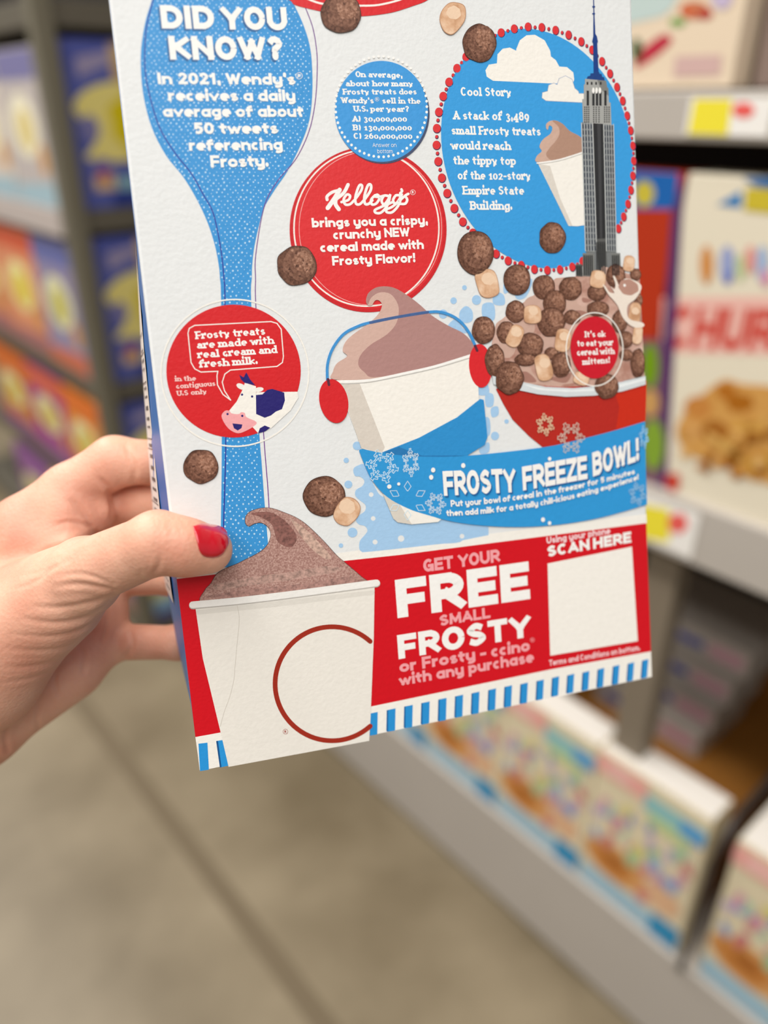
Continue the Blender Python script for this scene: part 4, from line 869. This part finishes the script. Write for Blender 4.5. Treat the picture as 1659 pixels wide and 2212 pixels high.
# ---- middle shelf
Z2 = 1.011
r = carton('cereal_box', (XF, .478, Z2), FRAME_X, .42, .374, .06, (226, 216, 194), 'cream cereal box with big red lettering and golden cereal, on the middle right shelf')
a = print_art(r, wallmap(XF, .478, Z2))
a.poly([(1432, 642), (1700, 640), (1700, 768), (1426, 762)], (232, 182, 170)); a.text('CHUR', (1438, 752), (1668, 760), 95, (204, 74, 62), 'sans')
a.poly([(1550, 442), (1602, 412), (1602, 448)], (30, 120, 180)); a.poly([(1612, 405), (1700, 412), (1700, 465), (1608, 455)], (200, 180, 50)); a.poly([(1606, 384), (1700, 384), (1700, 410), (1632, 402)], (30, 100, 160))
for x, y, rx, ry, c in ((1527, 572, 14, 42, (206, 138, 70)), (1572, 570, 16, 40, (150, 160, 200)), (1572, 600, 10, 14, (96, 116, 190)), (1600, 578, 10, 30, (186, 200, 150)), (1622, 560, 12, 30, (220, 150, 140)), (1648, 570, 14, 40, (160, 180, 210)), (1655, 600, 10, 20, (210, 140, 170))): a.ell(x, y, rx, ry, c, n=24)
a.poly([(1462, 935), (1480, 890), (1520, 850), (1565, 820), (1600, 828), (1720, 860), (1720, 1040), (1620, 1032), (1570, 1008), (1490, 980)], (206, 152, 80), True)
for x, y, rx, ry, c in ((1510, 880, 30, 26, (196, 130, 62)), (1570, 845, 22, 18, (176, 106, 30)), (1600, 870, 30, 20, (168, 100, 20)), (1545, 930, 30, 22, (160, 96, 28)), (1620, 930, 40, 30, (208, 156, 74)), (1490, 930, 22, 20, (214, 160, 96)), (1590, 985, 16, 16, (130, 86, 20)), (1640, 1000, 30, 26, (186, 136, 40)), (1580, 960, 26, 18, (206, 160, 80)), (1455, 1040, 16, 20, (198, 62, 44))): a.ell(x, y, rx, ry, c, n=20, wob=.08, seed=int(x))
rn = random.Random(5)
for _ in range(60):
    x, y = rn.uniform(1475, 1700), rn.uniform(835, 1030)
    if y > 1180 - .17 * x - 60 * 0 and y > 2160 - .88 * x and y < 1040 - max(0, 1560 - x) * .75 + 0: a.ell(x, y, rn.uniform(8, 18), rn.uniform(7, 14), rn.choice(((214, 166, 92), (186, 122, 52), (150, 90, 26), (224, 178, 112), (200, 144, 70))), rn.uniform(0, 180), 14, .06, rn.randint(0, 99))
a.build('front_print', r)
r = carton('cereal_box', (XF, .668, Z2), FRAME_X, .185, .374, .06, (178, 50, 20), 'orange red cereal box with blue top, left of the cream box on the middle shelf')
a = print_art(r, wallmap(XF, .668, Z2))
a.poly([(1340, 366), (1466, 374), (1458, 452), (1340, 452)], (26, 96, 170)); a.ell(1392, 418, 22, 28, (196, 180, 60), n=24); a.poly([(1452, 452), (1480, 372), (1440, 1060), (1412, 1060), (1430, 760)], (84, 48, 96))
a.poly([(1340, 730), (1432, 735), (1424, 1060), (1340, 1060)], (120, 86, 100)); a.ell(1405, 790, 18, 48, (112, 150, 20), n=24); a.ell(1412, 960, 24, 55, (128, 160, 50), n=24); a.ell(1405, 870, 20, 30, (196, 150, 90), n=24)
a.build('front_print', r)

# ---- top shelf
Z1 = 1.4675
r = carton('cereal_box', (XF, .76, Z1), FRAME_X, .312, .36, .06, (228, 208, 182), 'cream box with red fruit and green leaf, on the top right shelf')
a = print_art(r, wallmap(XF, .76, Z1))
a.poly([(1330, -60), (1470, -60), (1450, 20), (1390, 45), (1330, 45)], (190, 206, 202), True); a.poly([(1374, 148), (1378, 118), (1405, 92), (1436, 74), (1452, 88), (1420, 120)], (186, 46, 66), True); a.ell(1376, 108, 12, 26, (52, 84, 44), n=20); a.ell(1464, 48, 18, 10, (120, 160, 80), n=20)
a.ell(1500, 22, 32, 20, (196, 120, 84), n=24); a.ell(1524, 30, 16, 12, (176, 50, 40), n=20); a.ell(1488, 26, 12, 10, (206, 90, 50), n=20); a.poly([(1460, 122), (1560, 118), (1556, 162), (1455, 166)], (206, 172, 166)); a.ell(1560, -10, 24, 30, (196, 180, 206), n=20)
a.build('front_print', r)
carton('cereal_box', (XF + .03, .44, Z1), FRAME_X, .035, .33, .19, (150, 130, 120), 'narrow grey brown box end at the right of the fruit box')

# ---- bottom shelf: cereal boxes with printed bowls
def bowl_box(at, label, w=.192, d=.06):
    r = carton('cereal_box', at, FRAME_X, w, .305, d, (224, 210, 178), label, group='bowl fronted boxes on the bottom shelf', top=(236, 228, 218))
    a = print_art(r); s = w / .192
    R = lambda x0, y0, x1, y1, c: a.poly([(x0 * s, y0), (x1 * s, y0), (x1 * s, y1), (x0 * s, y1)], c)
    R(.002, .002, .19, .045, (160, 192, 208)); R(.14, .002, .19, .05, (46, 140, 186))
    a.ell(.062 * s, .088, .06 * s, .04, (216, 158, 98), n=30); a.ell(.055 * s, .086, .042 * s, .028, (198, 128, 62), n=30, wob=.1, seed=2); a.ell(.06 * s, .092, .02 * s, .014, (168, 100, 40), n=20)
    a.ell(.15 * s, .09, .032 * s, .03, (222, 178, 140), n=24); a.ell(.118 * s, .066, .012 * s, .016, (206, 130, 120), n=20)
    rn = random.Random(9); cols = [(190, 170, 200), (206, 140, 140), (140, 160, 204), (160, 192, 150), (214, 160, 176), (150, 176, 210), (216, 206, 130), (176, 204, 176), (204, 150, 166), (120, 140, 196), (200, 120, 120)]
    for i in range(30):
        x, y = .014 + .165 * ((i * .618) % 1), .125 + .105 * rn.random(); a.ell(x * s, y, rn.uniform(.006, .012) * s, rn.uniform(.01, .02), cols[i % 11], rn.uniform(-20, 20), 14)
    R(.0, .262, .09, .298, (236, 170, 160)); R(.02, .272, .06, .288, (240, 196, 188)); R(.09, .248, .19, .28, (140, 192, 194)); R(.1, .226, .17, .248, (190, 208, 146)); R(.15, .245, .188, .275, (90, 156, 208))
    a.build('front_print', r)
    return r
bowl_box((XF, .462, .237), 'bowl fronted cereal box on the bottom shelf, just left of the black wire hoop')
bowl_box((XF, .656, .237), 'bowl fronted cereal box on the bottom shelf, second left of the black wire hoop')
bowl_box((XF, .850, .237), 'bowl fronted cereal box on the bottom shelf, third left of the black wire hoop')
bowl_box((XF, 1.044, .237), 'bowl fronted cereal box on the bottom shelf, farthest along the run')
bowl_box((XF, .232, .237), 'bowl fronted cereal box right of the black wire hoop', d=.3)
b = MB().tube([(XF - .02, .25, .239), (XF - .021, .25, .30), (XF - .021, .25, .45), (XF - .02, .25, .485), (XF - .012, .25, .515), (XF + .01, .25, .54), (XF + .04, .25, .552), (XF + .2, .25, .556), (XF + .3, .25, .556), (XF + .32, .25, .54), (XF + .32, .25, .239)], .0052)
o = b.build('wire_hoop', mat('black_wire', (52, 46, 42), .4, .5), None, True); tag(o, 'black bent wire hoop dividing the bottom shelf boxes at lower right', 'divider')
tray = empty('cardboard_tray', Matrix.Translation((XF + .07, .28, .237)), 'brown cardboard tray behind the bottom shelf boxes', 'tray')
kb = mat('kraft_cardboard', (150, 98, 40), .75, .2, .08, 30)
MB().box(.0, .4, .0, .52, 0, .2).build('base', kb, tray); MB().box(.0, .012, .0, .52, .2, .27).build('front_wall', kb, tray); MB().box(.388, .4, .0, .52, .2, .34).build('rear_wall', kb, tray)
for k in range(4):
    r = carton('cereal_box', (XF + .2 + k * .016, .60 - k * .01, .437 + .056 * k), FRAME_X, .21, .053, .17, (176, 166, 156), ['lowest', 'second from the bottom', 'third from the bottom', 'topmost'][k] + ' of the boxes stacked flat in the dark cardboard tray', group='boxes lying in the tray')
    a = print_art(r); a.poly([(.02, .018), (.13, .018), (.13, .034), (.02, .034)], (70, 80, 150)); a.poly([(.14, .014), (.2, .014), (.2, .04), (.14, .04)], (196, 150, 160)); a.build('spine_print', r)
r = carton('cereal_box', (XF + .09, .74, .437), FRAME_X, .12, .2, .06, (206, 198, 186), 'small pale box with a purple mark standing behind the bottom row'); a = print_art(r); a.ell(.05, .13, .03, .022, (150, 50, 110), n=24); a.poly([(.02, .04), (.1, .04), (.1, .06), (.02, .06)], (160, 160, 200)); a.build('front_print', r)

def price_tag(pts_white, pts_yellow, red, z0, label):
    m = wallmap(XF - .0135, 0, 0)
    V = [m(*p) for p in pts_white]; u0 = min(v[0] for v in V); v0 = min(v[1] for v in V)
    r = empty('price_tag', Matrix.Translation((XF - .0135, -u0, v0)) @ FRAME_X, label, 'price tag')
    mm = lambda x, y: (m(x, y)[0] - u0, m(x, y)[1] - v0)
    w = max(v[0] for v in V) - u0; hh = max(v[1] for v in V) - v0
    MB().box(0, w, 0, hh, -.001, 0).build('card', far_ink((240, 236, 230)), r)
    a = Art(mm, .0002, .00006, far_ink); a.poly(pts_yellow, (238, 222, 60)); a.build('yellow_panel', r)
    a = Art(mm, .0004, .00006, far_ink); a.ell(*red, (232, 96, 90), n=24); a.build('red_price_mark', r)
price_tag([(1492, 212), (1656, 212), (1656, 296), (1488, 290)], [(1500, 214), (1582, 214), (1572, 292), (1486, 289)], (1606, 238, 24, 17), 1.417, 'yellow and red price tag on the upper white shelf rail')
price_tag([(1378, 1092), (1494, 1105), (1494, 1195), (1378, 1160)], [(1370, 1085), (1446, 1100), (1446, 1172), (1370, 1160)], (1464, 1130, 22, 22), .93, 'yellow and pink price tag on the middle shelf rail beside the held box')

# ---- free-standing display at the left
DX, DY = .68, 1.885
def display():
    r = empty('display_rack', Matrix.Translation((DX, DY, 0)), 'grey free-standing display rack of bright boxes at the far left', 'display rack')
    post = mat('olive_grey_post', (112, 106, 90), .55); edge_ = mat('grey_shelf_edge', (96, 90, 78), .55)
    for x, y in ((0, 0), (.62, 0), (0, 1.6), (.62, 1.6)): MB().box(x, x + .045, y, y + .045, 0, 2.2, bev=.004).build('post', post, r)
    for z in (.012, .40, .765, 1.185, 1.60):
        MB().box(.01, .655, .012, 1.635, z, z + .05, bev=.002).build('shelf', edge_, r)
    MB().box(-.004, .006, .05, 1.63, 1.175, 1.235).build('price_rail', mat('pale_rail', (190, 178, 172), .5), r)
    MB().box(.3, .32, .05, 1.6, .1, 2.15).build('centre_panel', DARK, r)
display()
lev = [(1.2355, .345), (.8155, .355), (.4505, .30), (.0625, .30)]
where = ['upper', 'middle', 'lower', 'bottom']
for i, (z, hgt) in enumerate(lev):
    r = carton('cereal_box', (DX + .052, DY + .02, z), FRAME_Y, .25, hgt, .06, (84, 92, 160), 'blue box with yellow burst on the %s shelf of the left rack\'s end' % where[i], group='blue boxes on the rack end')
    a = print_art(r); k = hgt / .345
    a.poly([(.002, .29 * k), (.25, .29 * k), (.25, hgt - .002), (.002, hgt - .002)], (80, 88, 158)); a.poly([(.03, .27 * k), (.11, .3 * k), (.115, .325 * k), (.03, .31 * k)], (150, 140, 170)); a.poly([(.11, .1 * k), (.25, .1 * k), (.25, hgt - .006), (.11, hgt - .006)], (190, 160, 110))
    a.poly([(.01, .21 * k), (.05, .25 * k), (.13, .26 * k), (.2, .2 * k), (.19, .12 * k), (.1, .1 * k), (.02, .11 * k), (.05, .15 * k)], (226, 210, 126), True); a.ell(.04, .17 * k, .022, .028, (120, 116, 160), n=20)
    a.ell(.15, .18 * k, .062, .062 * k, (214, 192, 20), n=30, wob=.08, seed=3); a.ell(.165, .18 * k, .026, .034 * k, (150, 128, 30), n=24)
    a.ell(.055, .085 * k, .03, .025, (110, 104, 160), n=20); a.poly([(.085, .04 * k), (.25, .035 * k), (.25, .062 * k), (.085, .068 * k)], (130, 168, 178)); a.poly([(.03, .04 * k), (.08, .04 * k), (.08, .075 * k), (.03, .07 * k)], (206, 176, 130)); a.ell(.055, .07 * k, .012, .015, (176, 70, 90), n=16)
    a.poly([(.07, .002), (.25, .002), (.25, .033 * k), (.07, .035 * k)], (44, 58, 130))
    if i == 3: a.poly([(.002, .075), (.25, .075), (.25, .25), (.002, .25)], (222, 206, 120)); a.poly([(.002, .03), (.25, .03), (.25, .075), (.002, .075)], (150, 186, 204))
    a.build('front_print', r)
pal = [[(190, 180, 176), (214, 202, 190), (186, 178, 170)], [(150, 140, 170), (226, 150, 110), (222, 140, 100)], [(226, 140, 60), (170, 70, 140), (206, 120, 60)], [(160, 110, 160), (206, 180, 90), (150, 100, 150)]]
for i, (z, hgt) in enumerate(lev):
    y = DY + .09
    for j, w in enumerate((.26, .30, .34)):
        y += w + .012
        r = carton('cereal_box', (DX + .014, y - .012, z), FRAME_X, w, hgt * .96, .07, pal[i][j], '%s box on the rack\'s %s shelf, %s from the corner post' % (['violet and cream', 'orange and yellow', 'orange and purple', 'purple and yellow'][i], where[i], ['first', 'second', 'third'][j]), group='boxes along the rack side')
        a = print_art(r); c1, c2, c3 = [((120, 116, 160), (220, 200, 130), (160, 186, 196)), ((222, 96, 60), (226, 196, 20), (170, 110, 110)), ((226, 110, 40), (214, 190, 60), (150, 90, 150)), ((150, 90, 160), (206, 186, 60), (170, 120, 90))][i]
        if i == 1 and j == 0: c1, c2, c3 = (110, 116, 176), (196, 186, 80), (206, 110, 80)
        a.poly([(.0, hgt * .78), (w, hgt * .78), (w, hgt * .95), (.0, hgt * .95)], c1); a.ell(w * .5, hgt * .5, w * .36, hgt * .2, tuple(min(255, int(v * .4 + 150)) for v in c2), n=30); a.ell(w * .52, hgt * .48, w * .2, hgt * .13, c2, n=26); a.poly([(0, .0), (w, .0), (w, hgt * .16), (0, hgt * .12)], c3); a.ell(w * .85, hgt * .3, w * .1, hgt * .1, (206, 150, 80), n=20)
        a.build('front_print', r)
